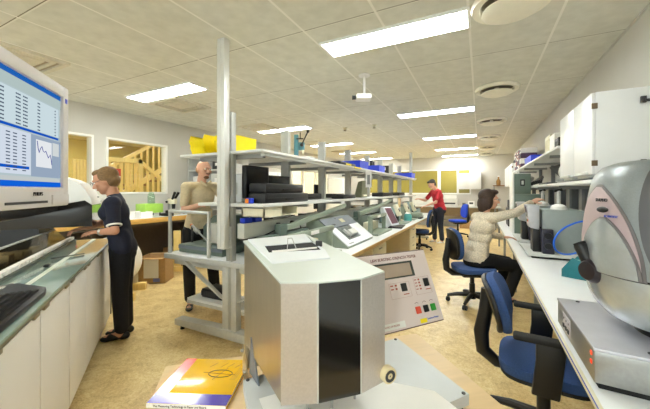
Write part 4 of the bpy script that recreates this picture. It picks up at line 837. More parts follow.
t = thing('cable_helmet', 'white rounded hood shaped device on the lower right shelf', 'instrument', (0.915, 4.25, 1.5155)); M().ell((0, 0, 0.13), (0.13, 0.17, 0.13)).build('cap', palegrey, t); M().lathe([(0, 0), (0.14, 0), (0.14, 0.04), (0, 0.04)], 24).build('ring', midgrey, t)
for k, y in enumerate((7.3, 7.7, 8.2)):
    t = thing('glass_jar', 'small white jar on the lower right shelf, %s from the tools' % ordn[k].replace('nearest', 'first'), 'jar', (0.9, y, 1.5155), group='white jars on the lower right shelf'); M().lathe([(0, 0), (0.06, 0), (0.06, 0.13), (0.045, 0.15), (0, 0.15)], 16).build('jar_body', paper, t); M().lathe([(0, 0.15), (0.05, 0.15), (0.05, 0.18), (0, 0.18)], 16).build('lid', midgrey, t)
# paper testers
def tester(y, label):
    t = thing('paper_tester', label, 'testing machine', (0.45, y, BT+0.0005), 0, 'grey green testers on the right worktop'); x = Matrix.Translation((-0.45, -3.75, -BT))
    M().box(0.47, 0.95, 3.74, 4.4, BT, 0.772).build('foot_plinth', black_matte, t, mx=x); M().box(0.43, 0.97, 3.70, 4.42, 0.772, 0.80, 0.006).build('base_plate', palegrey, t, mx=x)
    M().box(0.57, 0.92, 3.82, 4.38, 0.80, 1.235, 0.008).build('housing', mat('tester_grey', (150,160,158), 0.4, var=0.03), t, mx=x)
    hd = M().prism([(0.46, 1.05), (0.545, 1.03), (0.545, 1.285), (0.43, 1.285)], 3.80, 4.02, 'y', 0.01).build('control_head', mat('head_grey', (186,188,194), 0.4), t, mx=x)
    M().solid([(0.435, 3.83, 1.21), (0.435, 3.9, 1.21), (0.43, 3.9, 1.265), (0.43, 3.83, 1.265)], [(0.43, 3.83, 1.21), (0.43, 3.9, 1.21), (0.4255, 3.9, 1.265), (0.4255, 3.83, 1.265)]).build('display', mat('lcd_brown', (92,80,84), 0.3), hd, mx=x)
    for yy, z, m_ in ((3.85, 1.17, midgrey), (3.92, 1.17, midgrey), (3.85, 1.12, red_plastic), (3.92, 1.12, green_plastic)):
        c = 0.46-(z-1.05)*0.03/0.235; M().box(c-0.006, c+0.004, yy-0.012, yy+0.012, z-0.012, z+0.012, 0.002).build('button', m_, hd, mx=x)
    M().box(0.49, 0.565, 3.82, 4.0, 0.80, 1.06, 0.006).build('neck', black_plastic, t, mx=x)
    kb = M().prism([(0.56, 0.80), (0.66, 0.80), (0.65, 1.045), (0.55, 1.045)], 3.73, 3.82, 'y', 0.008).build('knob_block', mat('purple_black', (44,42,58), 0.4), t, mx=x)
    for z in (0.88, 0.98): M().lathe([(0, 0), (0.034, 0), (0.03, 0.02), (0, 0.022)], 20, mx=x @ frame((0.605, 3.73, z), (1, 0, 0), (0, -1, 0))).build('knob', black_plastic, kb)
    M().lathe([(0.075, 0), (0.07, 0.03), (0.045, 0.05), (0.02, 0.056), (0, 0.056)], 24, c=(0.74, 4.0, 1.235), mx=x).build('dome', paper, t)
    M().lathe([(0.018, 0.05), (0.018, 0.19), (0.012, 0.2), (0, 0.2)], 16, c=(0.74, 4.0, 1.235), mx=x).build('plunger_rod', alu, t); M().cyl((0.70, 4.0, 1.43), (0.77, 4.0, 1.445), 0.014).build('plunger_grip', black_plastic, t, mx=x)
    return t
tester(3.75, 'grey green tester with light grey control head on the right worktop, nearest the blue hose'); tester(4.68, 'second grey green tester on the right worktop, under the seated woman’s reaching hand')
t = thing('tall_tester', 'tall two tier sage green instrument standing in front of the seated woman', 'instrument', (0.62, 5.9, BT+0.0005))
M().box(-0.14, 0.26, -0.25, 0.3, 0.0, 0.63, 0.01).build('lower_case', mat('tall_sage', (108,126,116), 0.4, var=0.04), t); M().box(-0.14, 0.08, -0.25, 0.3, 0.632, 0.95, 0.008).build('upper_case', mat('tall_sage', (108,126,116), 0.4), t)
M().box(-0.165, -0.14, -0.26, 0.3, 0.0, 0.97, 0.004).build('white_edge', white_paint, t); M().box(-0.06, 0.0, -0.256, -0.25, 0.76, 0.86, 0.003).build('black_badge', black_plastic, t); M().box(-0.045, -0.015, -0.258, -0.256, 0.78, 0.84, 0.002).build('badge_mark', palegrey, t)
t = thing('black_unit', 'black boxes on the right worktop beyond the tall green instrument', 'instrument', (0.6, 7.1, BT+0.0005)); M().box(-0.12, 0.2, -0.3, 0.3, 0, 0.34, 0.01).build('case', black_plastic, t); M().box(-0.1, 0.15, -0.2, 0.25, 0.34, 0.5, 0.01).build('upper_case', dark_grey, t); M().box(-0.124, -0.12, -0.25, 0.25, 0.05, 0.3).build('front_panel', dark_grey, t)
# blue air hose, its wall socket, tape dispenser
t = thing('air_socket', 'dark compressed air socket block behind the grey green tester', 'socket', (1.0, 3.3, BT+0.0005)); M().box(-0.03, 0.03, -0.03, 0.03, 0, 0.32, 0.005).build('column', dark_grey, t); M().cyl((-0.06, 0, 0.4), (0.06, 0, 0.4), 0.04).cyl((0, 0, 0.31), (0, 0, 0.4), 0.025).build('valve', black_plastic, t)
import mathutils
def spline(pts, n=8):
    P = [Vector(p) for p in pts]; out = []
    for i in range(len(P)-1):
        a, b, c, d = P[max(i-1, 0)], P[i], P[i+1], P[min(i+2, len(P)-1)]
        for j in range(n):
            s = j/n; out.append(0.5*((2*b)+(c-a)*s+(2*a-5*b+4*c-d)*s*s+(3*b-a-3*c+d)*s**3))
    return out+[P[-1]]
tag(M().tube(spline([(0.94, 3.3, 1.15), (0.86, 3.22, 1.185), (0.72, 3.15, 1.18), (0.6, 3.1, 1.12), (0.54, 3.08, 1.03), (0.56, 3.12, 0.94), (0.64, 3.2, 0.9), (0.74, 3.26, 0.92), (0.84, 3.3, 1.0), (0.93, 3.32, 1.08)]), 0.0075, 8).build('air_hose', mat('hose_blue', (36,110,232), 0.3)), 'bright blue air hose looping in front of the tester', 'hose')
t = thing('tape_dispenser', 'teal tape dispenser on the right worktop behind the black eyepiece', 'tape dispenser', (0.72, 3.02, BT+0.0005), -0.5)
M().prism([(-0.13, 0), (0.13, 0), (0.12, 0.05), (0.04, 0.06), (0.02, 0.13), (-0.06, 0.16), (-0.13, 0.06)], -0.06, -0.048, 'y', 0.003).prism([(-0.13, 0), (0.13, 0), (0.12, 0.05), (0.04, 0.06), (0.02, 0.13), (-0.06, 0.16), (-0.13, 0.06)], 0.048, 0.06, 'y', 0.003).box(-0.13, 0.13, -0.05, 0.05, 0, 0.03, 0.004).build('holder', teal, t)
M().lathe([(0.02, -0.02), (0.05, -0.02), (0.05, 0.02), (0.02, 0.02)], 24, mx=frame((-0.03, 0, 0.09), (1, 0, 0), (0, 1, 0))).build('tape_core', teal_light, t); M().cyl((-0.03, -0.05, 0.09), (-0.03, 0.05, 0.09), 0.02).build('spool_pin', teal, t); M().box(0.115, 0.135, -0.04, 0.04, 0.03, 0.055).build('cutter', paper, t)
# ------------------------------------------------------------------ big silver instrument at the right edge
S = thing('shell_instrument', 'large silver instrument with rounded shell and black eyepiece on the right worktop', 'instrument', (0.35, 1.35, BT+0.0005)); SX = Matrix.Translation((-0.35, -1.35, -BT))
BR = Matrix.Identity(4)
shell_m = mat('shell_silver', (140,147,150), 0.36, 0.35, var=0.05, scale=200, bump=0.03, bscale=900); bulb_m = mat('bulb_silver', (196,203,208), 0.27, 0.6, var=0.03, scale=60)
M().prism([(0.365, 1.37), (0.98, 1.33), (0.98, 1.88), (0.365, 1.88)], BT, 0.775).build('plinth', black_matte, S, mx=SX @ BR); M().prism([(0.348, 1.35), (1.0, 1.30), (1.0, 1.90), (0.348, 1.90)], 0.775, 0.884, 'z', 0.004).build('base_box', mat('base_side_silver', (160,160,158), 0.32, 0.7, var=0.05, scale=80), S, mx=SX @ BR)
M().prism([(0.345, 1.347), (1.003, 1.297), (1.003, 1.903), (0.345, 1.903)], 0.884, 0.895, 'z', 0.003).build('base_lid', mat('base_lid', (196,196,204), 0.35, 0.4, var=0.03), S, mx=SX @ BR)
pl = M().box(0.346, 0.35, 1.66, 1.79, 0.79, 0.865, 0.001).build('button_panel', mat('button_panel', (198,192,198), 0.4), S, mx=SX @ BR)
for y in (1.685, 1.725, 1.765):
    M().box(0.342, 0.347, y-0.011, y+0.011, 0.802, 0.82, 0.002).build('button', dark_grey, pl, mx=SX @ BR); M().box(0.345, 0.347, y-0.004, y+0.004, 0.84, 0.848).build('indicator', ink, pl, mx=SX @ BR)
for z in (0.865, 0.835): M().box(0.3445, 0.35, 1.372, 1.386, z-0.007, z+0.007, 0.002).build('red_lamp', mat('red_lamp', (255,70,30), 0.4, emit=(255,60,20), estr=0.3), S, mx=SX @ BR)
for x, y in ((0.42, 1.87), (0.5, 1.38)): M().cyl((x, y, 0.895), (x, y, 0.898), 0.008, seg=12).build('screw', dark_grey, S, mx=SX @ BR)
CX, CY = 0.685, 1.60
RP = [(0.925, 0.13), (0.932, 0.19), (0.95, 0.235), (0.98, 0.262), (1.02, 0.28), (1.08, 0.292), (1.15, 0.297), (1.24, 0.297), (1.32, 0.29), (1.40, 0.282), (1.46, 0.272), (1.50, 0.258), (1.525, 0.236), (1.54, 0.2), (1.547, 0.12)]
def rad(z):
    for (a, ra), (b_, rb_) in zip(RP, RP[1:]):
        if z <= b_: 
            s = max(0, (z-a)/(b_-a)); return ra+(rb_-ra)*s
    return RP[-1][1]
def sp(th, z, o=0.0):
    c, s_ = math.cos(math.radians(th)), math.sin(math.radians(th)); r = rad(z)+o; n = 2.4
    k_ = (abs(c)**n+abs(s_)**n)**(-1/n); return Vector((CX+r*k_*c, CY+r*0.93*k_*s_, z))
def loft(nm, zs, m, o=0.0, seg=72):
    k = M(); rings = [[k.bm.verts.new(sp(360*i/seg, z, o)) for i in range(seg)] for z in zs]; fs = []
    for A, B_ in zip(rings, rings[1:]):
        for i in range(seg): fs.append(k.bm.faces.new((A[i], A[(i+1) % seg], B_[(i+1) % seg], B_[i])))
    fs.append(k.bm.faces.new(rings[0])); fs.append(k.bm.faces.new(rings[-1])); bmesh.ops.recalc_face_normals(k.bm, faces=fs)
    return k.build(nm, m, S, mx=SX)
zs = [z for z, r in RP]
def dens(a, b_, n): return [a+(b_-a)*i/n for i in range(n+1)]
loft('shell', dens(1.13, 1.50, 14)+[1.513, 1.525, 1.534, 1.54, 1.5445, 1.547], shell_m); loft('lower_bulb', [0.925, 0.932, 0.94, 0.95]+dens(0.965, 1.122, 8), bulb_m); loft('seam', [1.120, 1.132], black_matte, -0.004)
M().lathe([(0, 0.893), (0.15, 0.893), (0.14, 0.905), (0.09, 0.915), (0.09, 0.93), (0, 0.93)], 40, c=(CX, CY, 0), mx=SX).build('neck_ring', black_plastic, S)
def patch(nm, thf, z0, z1, o, m, nu=20, nv=20, th=0.006):
    fn = lambda u, v: sp(thf(u, v), z0+(z1-z0)*v, o)
    nf = lambda u, v: Vector((math.cos(math.radians(thf(u, v))), math.sin(math.radians(thf(u, v))), 0))
    k = M().shell(fn, nu, nv, th, nf); return k.build(nm, m, S, mx=SX, sharp=60)
def arch(c, wl, wr, p=2.0): return lambda u, v: c+(-wl+(wl+wr)*u)*max(0.02, (1-v**p))**0.6
patch('pink_shield', arch(193, 40, 36), 1.13, 1.445, 0.004, mat('shield_pink', (192,174,180), 0.35, 0.3, var=0.02))
patch('shield_edge', arch(193, 42, 38), 1.125, 1.455, 0.002, mat('shield_edge', (110,106,108), 0.4))
patch('silver_window', arch(205, 32, 23, 1.7), 1.128, 1.325, 0.010, bulb_m); patch('window_edge', arch(205, 33.5, 24.5, 1.7), 1.126, 1.333, 0.007, mat('shield_edge', (110,106,108), 0.4))
patch('side_recess', lambda u, v: 226.5+((v-0.6)*2)**2*7+u*(42-((v-0.6)*2)**2*7), 1.14, 1.53, 0.003, mat('recess_dark', (92,92,96), 0.4, 0.3))
def on_shell(th, z, o):
    p = sp(th, z, o); n = (sp(th, z, 0.1)-sp(th, z, 0.0)); tz = (sp(th, z+0.01, 0)-sp(th, z-0.01, 0)).normalized(); ex_ = tz.cross(n).normalized(); return frame(SX @ p, ex_, ex_.cross(tz) if False else n)
def shell_text(nm, s_, th, z, size, m, o=0.0065):
    p = sp(th, z, o); e1 = (sp(th+2, z, o)-sp(th-2, z, o)).normalized(); e2 = (sp(th, z+0.01, o)-sp(th, z-0.01, o)).normalized(); n = e1.cross(e2)
    mm = Matrix((e1, e2, n)).transposed().to_4x4(); mm.translation = p; text(nm, s_, size, m, S, SX @ mm, 0.001); return mm
shell_text('shell_lettering', 'SUEPHO', 201, 1.395, 0.017, dark_grey)
mm = shell_text('blue_lettering', 'SCANTEST', 211, 1.337, 0.011, blue_ink)
e1 = sp(203, 1.36, 0.006)
mo = Matrix((( sp(205, 1.36, 0)-sp(201, 1.36, 0)).normalized(), (sp(203, 1.37, 0)-sp(203, 1.35, 0)).normalized(), (sp(203, 1.36, 0.1)-sp(203, 1.36, 0)).normalized())).transposed().to_4x4(); mo.translation = e1
M().ell((0, 0, 0), (0.03, 0.011, 0.004), 20).build('dark_badge', black_plastic, S, mx=SX @ mo)
ey = M().lathe([(0.0, 0.0), (0.05, 0.0), (0.047, 0.025), (0.034, 0.045), (0, 0.05)], 24, mx=SX @ frame(sp(192, 1.12, -0.012), (0, 0, 1), (-0.6, -0.4, 0.35))).build('eyepiece_mount', mat('eyepiece_dark', (44,36,40), 0.3), S)
M().tube([(0.395, 1.545, 1.115), (0.387, 1.555, 1.145), (0.362, 1.573, 1.212)], [0.034, 0.025, 0.024], 20).build('eyepiece_tube', black_plastic, S, mx=SX); M().cyl((0.362, 1.573, 1.212), (0.358, 1.576, 1.221), 0.021).build('eyepiece_cup', rubber, S, mx=SX)
# ------------------------------------------------------------------ office chairs (local x is forward)
def chair(label, loc, rz, fab, arms=True, seat=0.47, lean=0.12, bh=0.215):
    t = thing('office_chair', label, 'chair', (loc[0], loc[1], 0), rz, 'wheeled office chairs')
    b_ = M()
    for i in range(5):
        a = 2*PI*i/5+0.3; c, s_ = math.cos(a), math.sin(a)
        b_.tube([(0.03*c, 0.03*s_, 0.12), (0.17*c, 0.17*s_, 0.105), (0.29*c, 0.29*s_, 0.075)], [0.03, 0.025, 0.018], 10)
    b_.cyl((0, 0, 0.07), (0, 0, 0.15), 0.045, 0.035).build('star_base', black_plastic, t)
    for i in range(5):
        a = 2*PI*i/5+0.3; c, s_ = math.cos(a), math.sin(a); p = Vector((0.285*c, 0.285*s_, 0.028)); d_ = Vector((-s_, c, 0))
        M().cyl(p-d_*0.024, p-d_*0.006, 0.028, seg=16).cyl(p+d_*0.006, p+d_*0.024, 0.028, seg=16).cyl(p, p+Vector((0, 0, 0.05)), 0.01, seg=8).build('caster', black_plastic, t)
    M().cyl((0, 0, 0.14), (0, 0, seat-0.1), 0.026).cyl((0, 0, 0.14), (0, 0, 0.26), 0.034).build('column', black_plastic, t)
    M().box(-0.14, 0.12, -0.09, 0.09, seat-0.12, seat-0.07, 0.012).build('mechanism', black_plastic, t)
    def pad(x0, x1, w, z0, z1, n=4.0):
        out = []
        for i in range(32):
            a = 2*PI*i/32; c, s_ = math.cos(a), math.sin(a); k_ = (abs(c)**n+abs(s_)**n)**(-1/n); out.append(((x0+x1)/2+(x1-x0)/2*k_*c, w*k_*s_))
        return M().prism(out, z0, z1, 'z', 0.016)
    pad(-0.22, 0.24, 0.235, seat-0.07, seat-0.045).build('seat_shell', black_plastic, t)
    pad(-0.225, 0.245, 0.24, seat-0.047, seat+0.012).build('seat', fab, t)
    bx = -0.25
    n = 3.2; ring_ = []
    for i in range(36):
        a = 2*PI*i/36; c, s_ = math.cos(a), math.sin(a); k_ = (abs(c)**n+abs(s_)**n)**(-1/n); ring_.append((0.215*k_*c*(1.0-0.12*(k_*s_ > 0)*k_*s_), bh*k_*s_))
    BM = Matrix.Translation((bx, 0, seat+0.29)) @ Matrix.Rotation(-lean, 4, 'Y')
    def back(nm, x0, x1, k_, m, bev):
        q_ = M().prism([(a*k_, c*k_) for a, c in ring_], x0, x1, 'x', bev)
        for v in q_.bm.verts: v.co.x += 0.9*v.co.y**2 - 0.35*max(0, v.co.z)**2+0.15*min(0, v.co.z)**2
        return q_.build(nm, m, t, mx=BM)
    back('backrest', -0.005, 0.045, 1.0, fab, 0.018); back('back_shell', -0.03, -0.004, 0.97, black_plastic, 0.008)
    M().tube([(-0.1, 0, seat-0.09), (-0.24, 0, seat-0.085), (-0.315, 0, seat-0.03), (-0.325, 0, seat+0.08), (-0.30, 0, seat+0.22), (-0.295, 0, seat+0.36)], [0.03, 0.034, 0.042, 0.044, 0.04, 0.03], 12).build('back_support', black_plastic, t)
    if arms:
        for s_ in (-1, 1):
            a_ = M().prism([(-0.07, seat-0.075), (0.05, seat-0.075), (0.075, seat+0.16), (0.06, seat+0.2), (-0.05, seat+0.2), (-0.05, seat+0.1)], s_*0.268-0.018, s_*0.268+0.018, 'y', 0.008).box(-0.05, 0.05, min(0, s_*0.26), max(0, s_*0.26), seat-0.088, seat-0.068, 0.004).build('armrest', black_plastic, t)
            M().box(-0.15, 0.12, s_*0.268-0.038, s_*0.268+0.038, seat+0.195, seat+0.222, 0.012, seg=3).build('arm_pad', rubber, a_)
    return t
chair('blue and black office chair with armrests nearest the camera at the right worktop', (0.33, 2.17), math.radians(-5), blue_fabric, seat=0.455, lean=0.24, bh=0.165)
chair('blue office chair under the seated woman in the cream sweater', (-0.09, 4.32), math.radians(22), blue_fabric, arms=False, lean=0.05, bh=0.2)
chair('bright blue office chair by the far bench', (-0.62, 10.4), math.radians(205), bright_blue_fabric, arms=False, seat=0.52, lean=0.05)
chair('blue and black office chair pushed under the middle worktop by the man in red', (-1.32, 7.75), math.radians(188), blue_fabric, arms=False)
# ------------------------------------------------------------------ people: local x = photo right, y = away from the camera
skin = mat('skin', (222,172,146), 0.5, var=0.04, scale=10); skin2 = mat('skin_tan', (206,150,120), 0.5, var=0.04, scale=10)
def V(*a): return Vector(a)
def axes(f, u):
    u = u.normalized(); f = (f-u*f.dot(u)).normalized(); s = u.cross(f); return f, s, u
def rotm(a, b_, c): return Matrix((a, b_, c)).transposed()
def head_prims(k, c, f, s, u, g=1.0):
    R3 = rotm(f, s, u)
    k.ell(c+u*0.025-f*0.012, (0.098*g, 0.077*g, 0.1*g), 24, R3); k.ell(c-u*0.03+f*0.02, (0.07*g, 0.062*g, 0.075*g), 20, R3); k.ell(c-u*0.085+f*0.05, (0.032*g, 0.034*g, 0.026*g), 16, R3)
    k.cap(c+f*0.086+u*0.018, c+f*0.112-u*0.022, 0.009, 0.014); k.ell(c+f*0.1-u*0.024, (0.012, 0.018, 0.011), 12, R3)
    k.ell(c+f*0.086+u*0.034, (0.014, 0.052, 0.012), 14, R3); k.ell(c+f*0.083-u*0.05, (0.013, 0.026, 0.006), 12, R3); k.ell(c+f*0.081-u*0.061, (0.012, 0.022, 0.007), 12, R3)
    for q_ in (-1, 1):
        k.ell(c+s*0.076*q_-f*0.008+u*0.0, (0.02, 0.009, 0.031), 14, rotm(f, s, u)); k.ell(c+s*0.045*q_+f*0.055-u*0.012, (0.03, 0.024, 0.026), 14, R3)
def hand_prims(k, w, d, n, side, curl=0.35):
    d = d.normalized(); n = (n-d*n.dot(d)).normalized(); l = d.cross(n)*side
    k.ell(w+d*0.045, (0.05, 0.038, 0.016), 16, rotm(d, l, n))
    for i in range(4):
        off = (i-1.5)*0.0205; kn = w+d*(0.086-0.004*abs(i-1.3))+l*(-off); k.cap(w+d*0.01-l*off*0.6, kn, 0.015, 0.0105, 10)
        p = kn; dr_ = (d-l*off*3).normalized(); ang = curl*0.6
        for sg, r0, r1 in ((0.042-0.004*(i == 3), 0.0095, 0.0088), (0.027-0.004*(i == 3), 0.0088, 0.008), (0.02, 0.008, 0.007)):
            v = dr_*math.cos(ang)+n*math.sin(ang); p2 = p+v*sg; k.cap(p, p2, r0, r1, 10); p = p2; ang += curl
    t0 = w+d*0.02+l*0.03; t1 = t0+(d*0.6+l*0.55+n*0.25).normalized()*0.045; t2 = t1+(d*0.85+l*0.2+n*0.3).normalized()*0.032; k.cap(w+d*0.012+l*0.01, t0, 0.016, 0.014, 10); k.cap(t0, t1, 0.0135, 0.0105, 10); k.cap(t1, t2, 0.0105, 0.009, 10)
def torso_prims(k, J, g, sh=0.0):
    s, f, u = J['s'], J['f'], (J['neck']-J['pelvis']).normalized(); R3 = rotm(s, f, u); w = J.get('w', 1.0)
    P = lambda a: J['pelvis'].lerp(J['neck'], a)
    k.ell(P(0.0)-f*0.01, (0.17*w+g, 0.118*w+g, 0.13), 22, R3); k.ell(P(0.22), (0.155*w+g, 0.108*w+g, 0.15), 22, R3); k.ell(P(0.45)+f*0.01, (0.15*w+g, 0.108*w+g, 0.15), 22, R3); k.ell(P(0.7)+f*0.01, (0.165*w+g, 0.115*w+g, 0.15), 22, R3)
    if J.get('bust'): k.ell(P(0.66)+f*0.075, (0.13*w+g, 0.065+g, 0.08), 20, R3)
    if J.get('belly'): k.ell(P(0.25)+f*0.04, (0.13*w+g, 0.1+g, 0.13), 20, R3)
    k.cap(J['shL'], J['shR'], 0.056+g, 0.056+g, 16); k.cap(P(0.86)+s*0.05, P(0.97), 0.075+g*0.6, 0.06+g*0.6); k.cap(P(0.86)-s*0.05, P(0.97), 0.075+g*0.6, 0.06+g*0.6)
def limb(k, a, b_, r0, rm, r1):
    m_ = a.lerp(b_, 0.35); k.cap(a, m_, r0, rm); k.cap(m_, b_, rm, r1)
def person(label, L, Z, J, sk, shirt, trousers, shoe, sleeve='short', voxel=0.0065, skirt_z=None):
    k = M(); c = J['head']; hf, hs, hu = axes(J['hf'], J['hu'])
    head_prims(k, c, hf, hs, hu, J.get('g', 1.0)); k.cap(J['neck']-(J['neck']-J['pelvis']).normalized()*0.02, c-hu*0.055-hf*0.02, 0.06, 0.05)
    torso_prims(k, J, 0.0)
    for q_, sd in (('L', 1), ('R', -1)):
        limb(k, J['sh'+q_], J['el'+q_], 0.052, 0.046, 0.036); limb(k, J['el'+q_], J['wr'+q_], 0.04, 0.038, 0.026); d, n, cu = J['hand'+q_]; hand_prims(k, J['wr'+q_], d, n, sd*J.get('hs', 1), cu)
        limb(k, J['hip'+q_], J['kn'+q_], 0.085, 0.078, 0.055); limb(k, J['kn'+q_], J['an'+q_], 0.055, 0.054, 0.036); td = J['toe'+q_]; k.cap(J['an'+q_]-V(0, 0, 0.03), J['an'+q_]+td*0.13-V(0, 0, 0.05), 0.034, 0.03)
    body = organic('person', k, sk, None, voxel, 5); body.location = W(L, Z); body.rotation_euler = (0, 0, YAW); tag(body, label, 'person')
    k = M(); torso_prims(k, J, 0.014)
    for q_ in 'LR':
        e = J['el'+q_] if sleeve == 'long' else J['sh'+q_].lerp(J['el'+q_], 0.72)
        limb(k, J['sh'+q_], e, 0.064, 0.06, 0.056 if sleeve == 'short' else 0.054)
        if sleeve == 'long': limb(k, J['el'+q_], J['wr'+q_].lerp(J['el'+q_], 0.08), 0.056, 0.052, 0.042)
    u = (J['neck']-J['pelvis']).normalized()
    k.cap(J['pelvis']-u*0.02+J['s']*0.09, J['pelvis']+u*0.1+J['s']*0.08, 0.1, 0.095); k.cap(J['pelvis']-u*0.02-J['s']*0.09, J['pelvis']+u*0.1-J['s']*0.08, 0.1, 0.095)
    organic('shirt', k, shirt, body, voxel, 16)
    k = M()
    for q_ in 'LR': limb(k, J['hip'+q_], J['kn'+q_], 0.102, 0.092, 0.072); limb(k, J['kn'+q_], J['an'+q_]+(J['kn'+q_]-J['an'+q_])*0.1, 0.072, 0.07, 0.064)
    k.ell(J['pelvis']-u*0.05, (0.178*J.get('w', 1), 0.128*J.get('w', 1), 0.12), 22, rotm(J['s'], J['f'], u)); k.cap(J['hipL'], J['hipR'], 0.105, 0.105)
    organic('trousers', k, trousers, body, voxel, 12)
    for q_ in 'LR':
        a, td = J['an'+q_], J['toe'+q_]; sd = td.cross(V(0, 0, 1)); z0 = a.z-0.075; k = M(); R3 = rotm(td, sd, V(0, 0, 1))
        k.ell(V(a.x, a.y, z0+0.03)-td*0.02, (0.05, 0.036, 0.04), 16, R3); k.ell(V(a.x, a.y, z0+0.03)+td*0.07, (0.075, 0.04, 0.034), 16, R3); k.ell(V(a.x, a.y, z0+0.022)+td*0.12, (0.06, 0.042, 0.026), 16, R3)
        bm2 = k.bm
        for v in bm2.verts: v.co.z = max(v.co.z, z0)
        organic('shoe', k, shoe, body, 0.006, 3)
    # eyes and brows
    for sd in (-1, 1):
        e = M().ell(c+hf*0.078+hs*0.031*sd+hu*0.014, (0.011, 0.013, 0.009), 14, rotm(hf, hs, hu)).build('eye', mat('eye_white', (236,232,226), 0.3), body); M().ell(c+hf*0.0868+hs*0.031*sd+hu*0.0135, (0.004, 0.0055, 0.0055), 10, rotm(hf, hs, hu)).build('iris', ink, e)
    M().ell(c+hf*0.083-hu*0.056, (0.0165, 0.023, 0.0055), 12, rotm(hf, hs, hu)).build('lips', mat('lips', (180,100,92), 0.5), body)
    return body, c, hf, hs, hu
def hair(body, m, c, f, s, u, parts, voxel=0.006):
    k = M(); R3 = rotm(f, s, u)
    for p, r in parts: k.ell(c+f*p[0]+s*p[1]+u*p[2], r, 20, R3)
    organic('hair', k, m, body, voxel, 3)
def glasses(body, c, f, s, u, m):
    k = M()
    for sd in (-1, 1):
        o = c+f*0.108+s*0.034*sd+u*0.012
        k.tube([o+s*0.026*math.cos(i*PI/8)+u*0.018*math.sin(i*PI/8) for i in range(16)], 0.002, 5, closed=True); k.tube([o+s*0.026*sd, c+s*0.082*sd+f*0.02+u*0.014], 0.002, 5)
    k.tube([c+f*0.11-s*0.009+u*0.014, c+f*0.112+u*0.016, c+f*0.11+s*0.009+u*0.014], 0.002, 5); k.build('glasses', m, body)
def mid(J):
    return J
# 1. woman in navy at the cabinet
f = V(-0.886, -0.465, 0); s_r = V(-0.465, 0.886, 0)
J = dict(s=s_r, f=f, w=0.9, g=1.06, bust=True, pelvis=V(0.02, 0.0, 0.90), neck=V(-0.055, 0.0, 1.375), head=V(-0.115, -0.035, 1.52), hf=V(-0.86, -0.3, -0.42), hu=V(-0.35, -0.1, 0.93),
  shL=V(0.025, -0.145, 1.315), shR=V(-0.125, 0.15, 1.315), elL=V(0.09, -0.21, 1.07), elR=V(-0.26, 0.16, 1.11), wrL=V(-0.09, -0.15, 1.05), wrR=V(-0.34, 0.02, 1.07),
  handL=(V(-0.95, 0.1, 0.0), V(-0.1, 0, -1), 0.45), handR=(V(-0.6, -0.7, -0.1), V(0, 0, -1), 0.45),
  hipL=V(0.06, -0.075, 0.88), hipR=V(-0.01, 0.08, 0.88), knL=V(0.04, -0.06, 0.47), knR=V(-0.02, 0.09, 0.47), anL=V(0.03, -0.02, 0.076), anR=V(-0.01, 0.11, 0.076), toeL=V(-0.93, -0.37, 0), toeR=V(-0.9, -0.43, 0))
navy = mat('navy_polo', (20,24,46), 0.8, var=0.15, scale=60); navy2 = mat('navy_trousers', (18,20,30), 0.85, var=0.15, scale=60)
wb, c, hf, hs, hu = person('woman in navy polo shirt and dark trousers working at the long cabinet', -1.995, 2.99, J, skin2, navy, navy2, black_plastic)
hairm = mat('hair_brown', (134,104,68), 0.7, var=0.35, scale=60, stretch=(1,1,4)); 
hair(wb, hairm, c, hf, hs, hu, [((-0.035, 0, 0.055), (0.098, 0.088, 0.084)), ((-0.055, 0, 0.0), (0.068, 0.084, 0.08)), ((0.03, 0, 0.098), (0.05, 0.066, 0.032)), ((-0.02, 0.07, 0.045), (0.05, 0.025, 0.055)), ((-0.02, -0.07, 0.045), (0.05, 0.025, 0.055))])
glasses(wb, c, hf, hs, hu, mat('glass_rims', (70,50,50), 0.4))
e, w_ = J['elL'], J['wrL']; wd = (w_-e).normalized()
M().cyl(w_-wd*0.03, w_-wd*0.012, 0.034, 0.033).build('wrist_watch', steel, wb); M().ell(w_-wd*0.02+V(0.0, -0.03, 0.012), (0.014, 0.006, 0.014)).build('watch_face', paper, wb)
sv = J['shL'].lerp(J['elL'], 0.69); sd_ = (J['elL']-J['shL']).normalized(); M().lathe([(0.056, -0.006), (0.0625, -0.006), (0.0625, 0.006), (0.056, 0.006)], 24, mx=frame(sv+sd_*0.03, sd_.cross(V(1, 0.3, 0)), sd_)).build('sleeve_trim', paper, wb)
M().tube([c-hu*0.105+V(0.065, -0.09, -0.045), c-hu*0.115+V(0.02, -0.115, -0.055), c-hu*0.12+V(-0.04, -0.09, -0.075)], 0.006, 6).build('collar_trim', paper, wb)
# 2. man in khaki
f = V(0.8, -0.6, 0); s_r = V(-0.6, -0.8, 0)
J = dict(s=s_r, f=f, w=0.98, pelvis=V(0.02, 0.0, 0.98), neck=V(0.045, 0.0, 1.52), head=V(0.085, -0.02, 1.69), hf=V(0.82, -0.57, -0.12), hu=V(0.08, 0, 1),
  shR=V(-0.075, -0.145, 1.475), shL=V(0.16, 0.16, 1.475), elR=V(-0.06, -0.24, 1.20), elL=V(0.36, 0.14, 1.24), wrR=V(0.16, -0.33, 1.27), wrL=V(0.45, -0.08, 1.26), handR=(V(0.97, 0.1, 0), V(0.1, 0, -1), 0.3), handL=(V(0.5, -0.8, 0), V(0, 0, -1), 0.3),
  hipR=V(-0.045, -0.075, 0.94), hipL=V(0.08, 0.085, 0.94), knR=V(-0.07, -0.09, 0.5), knL=V(0.15, 0.09, 0.5), anR=V(-0.06, -0.08, 0.076), anL=V(0.19, 0.1, 0.076), toeR=V(0.3, -0.95, 0), toeL=V(0.8, -0.6, 0))
kh = mat('khaki_shirt', (214,198,164), 0.85, var=0.08, scale=40)
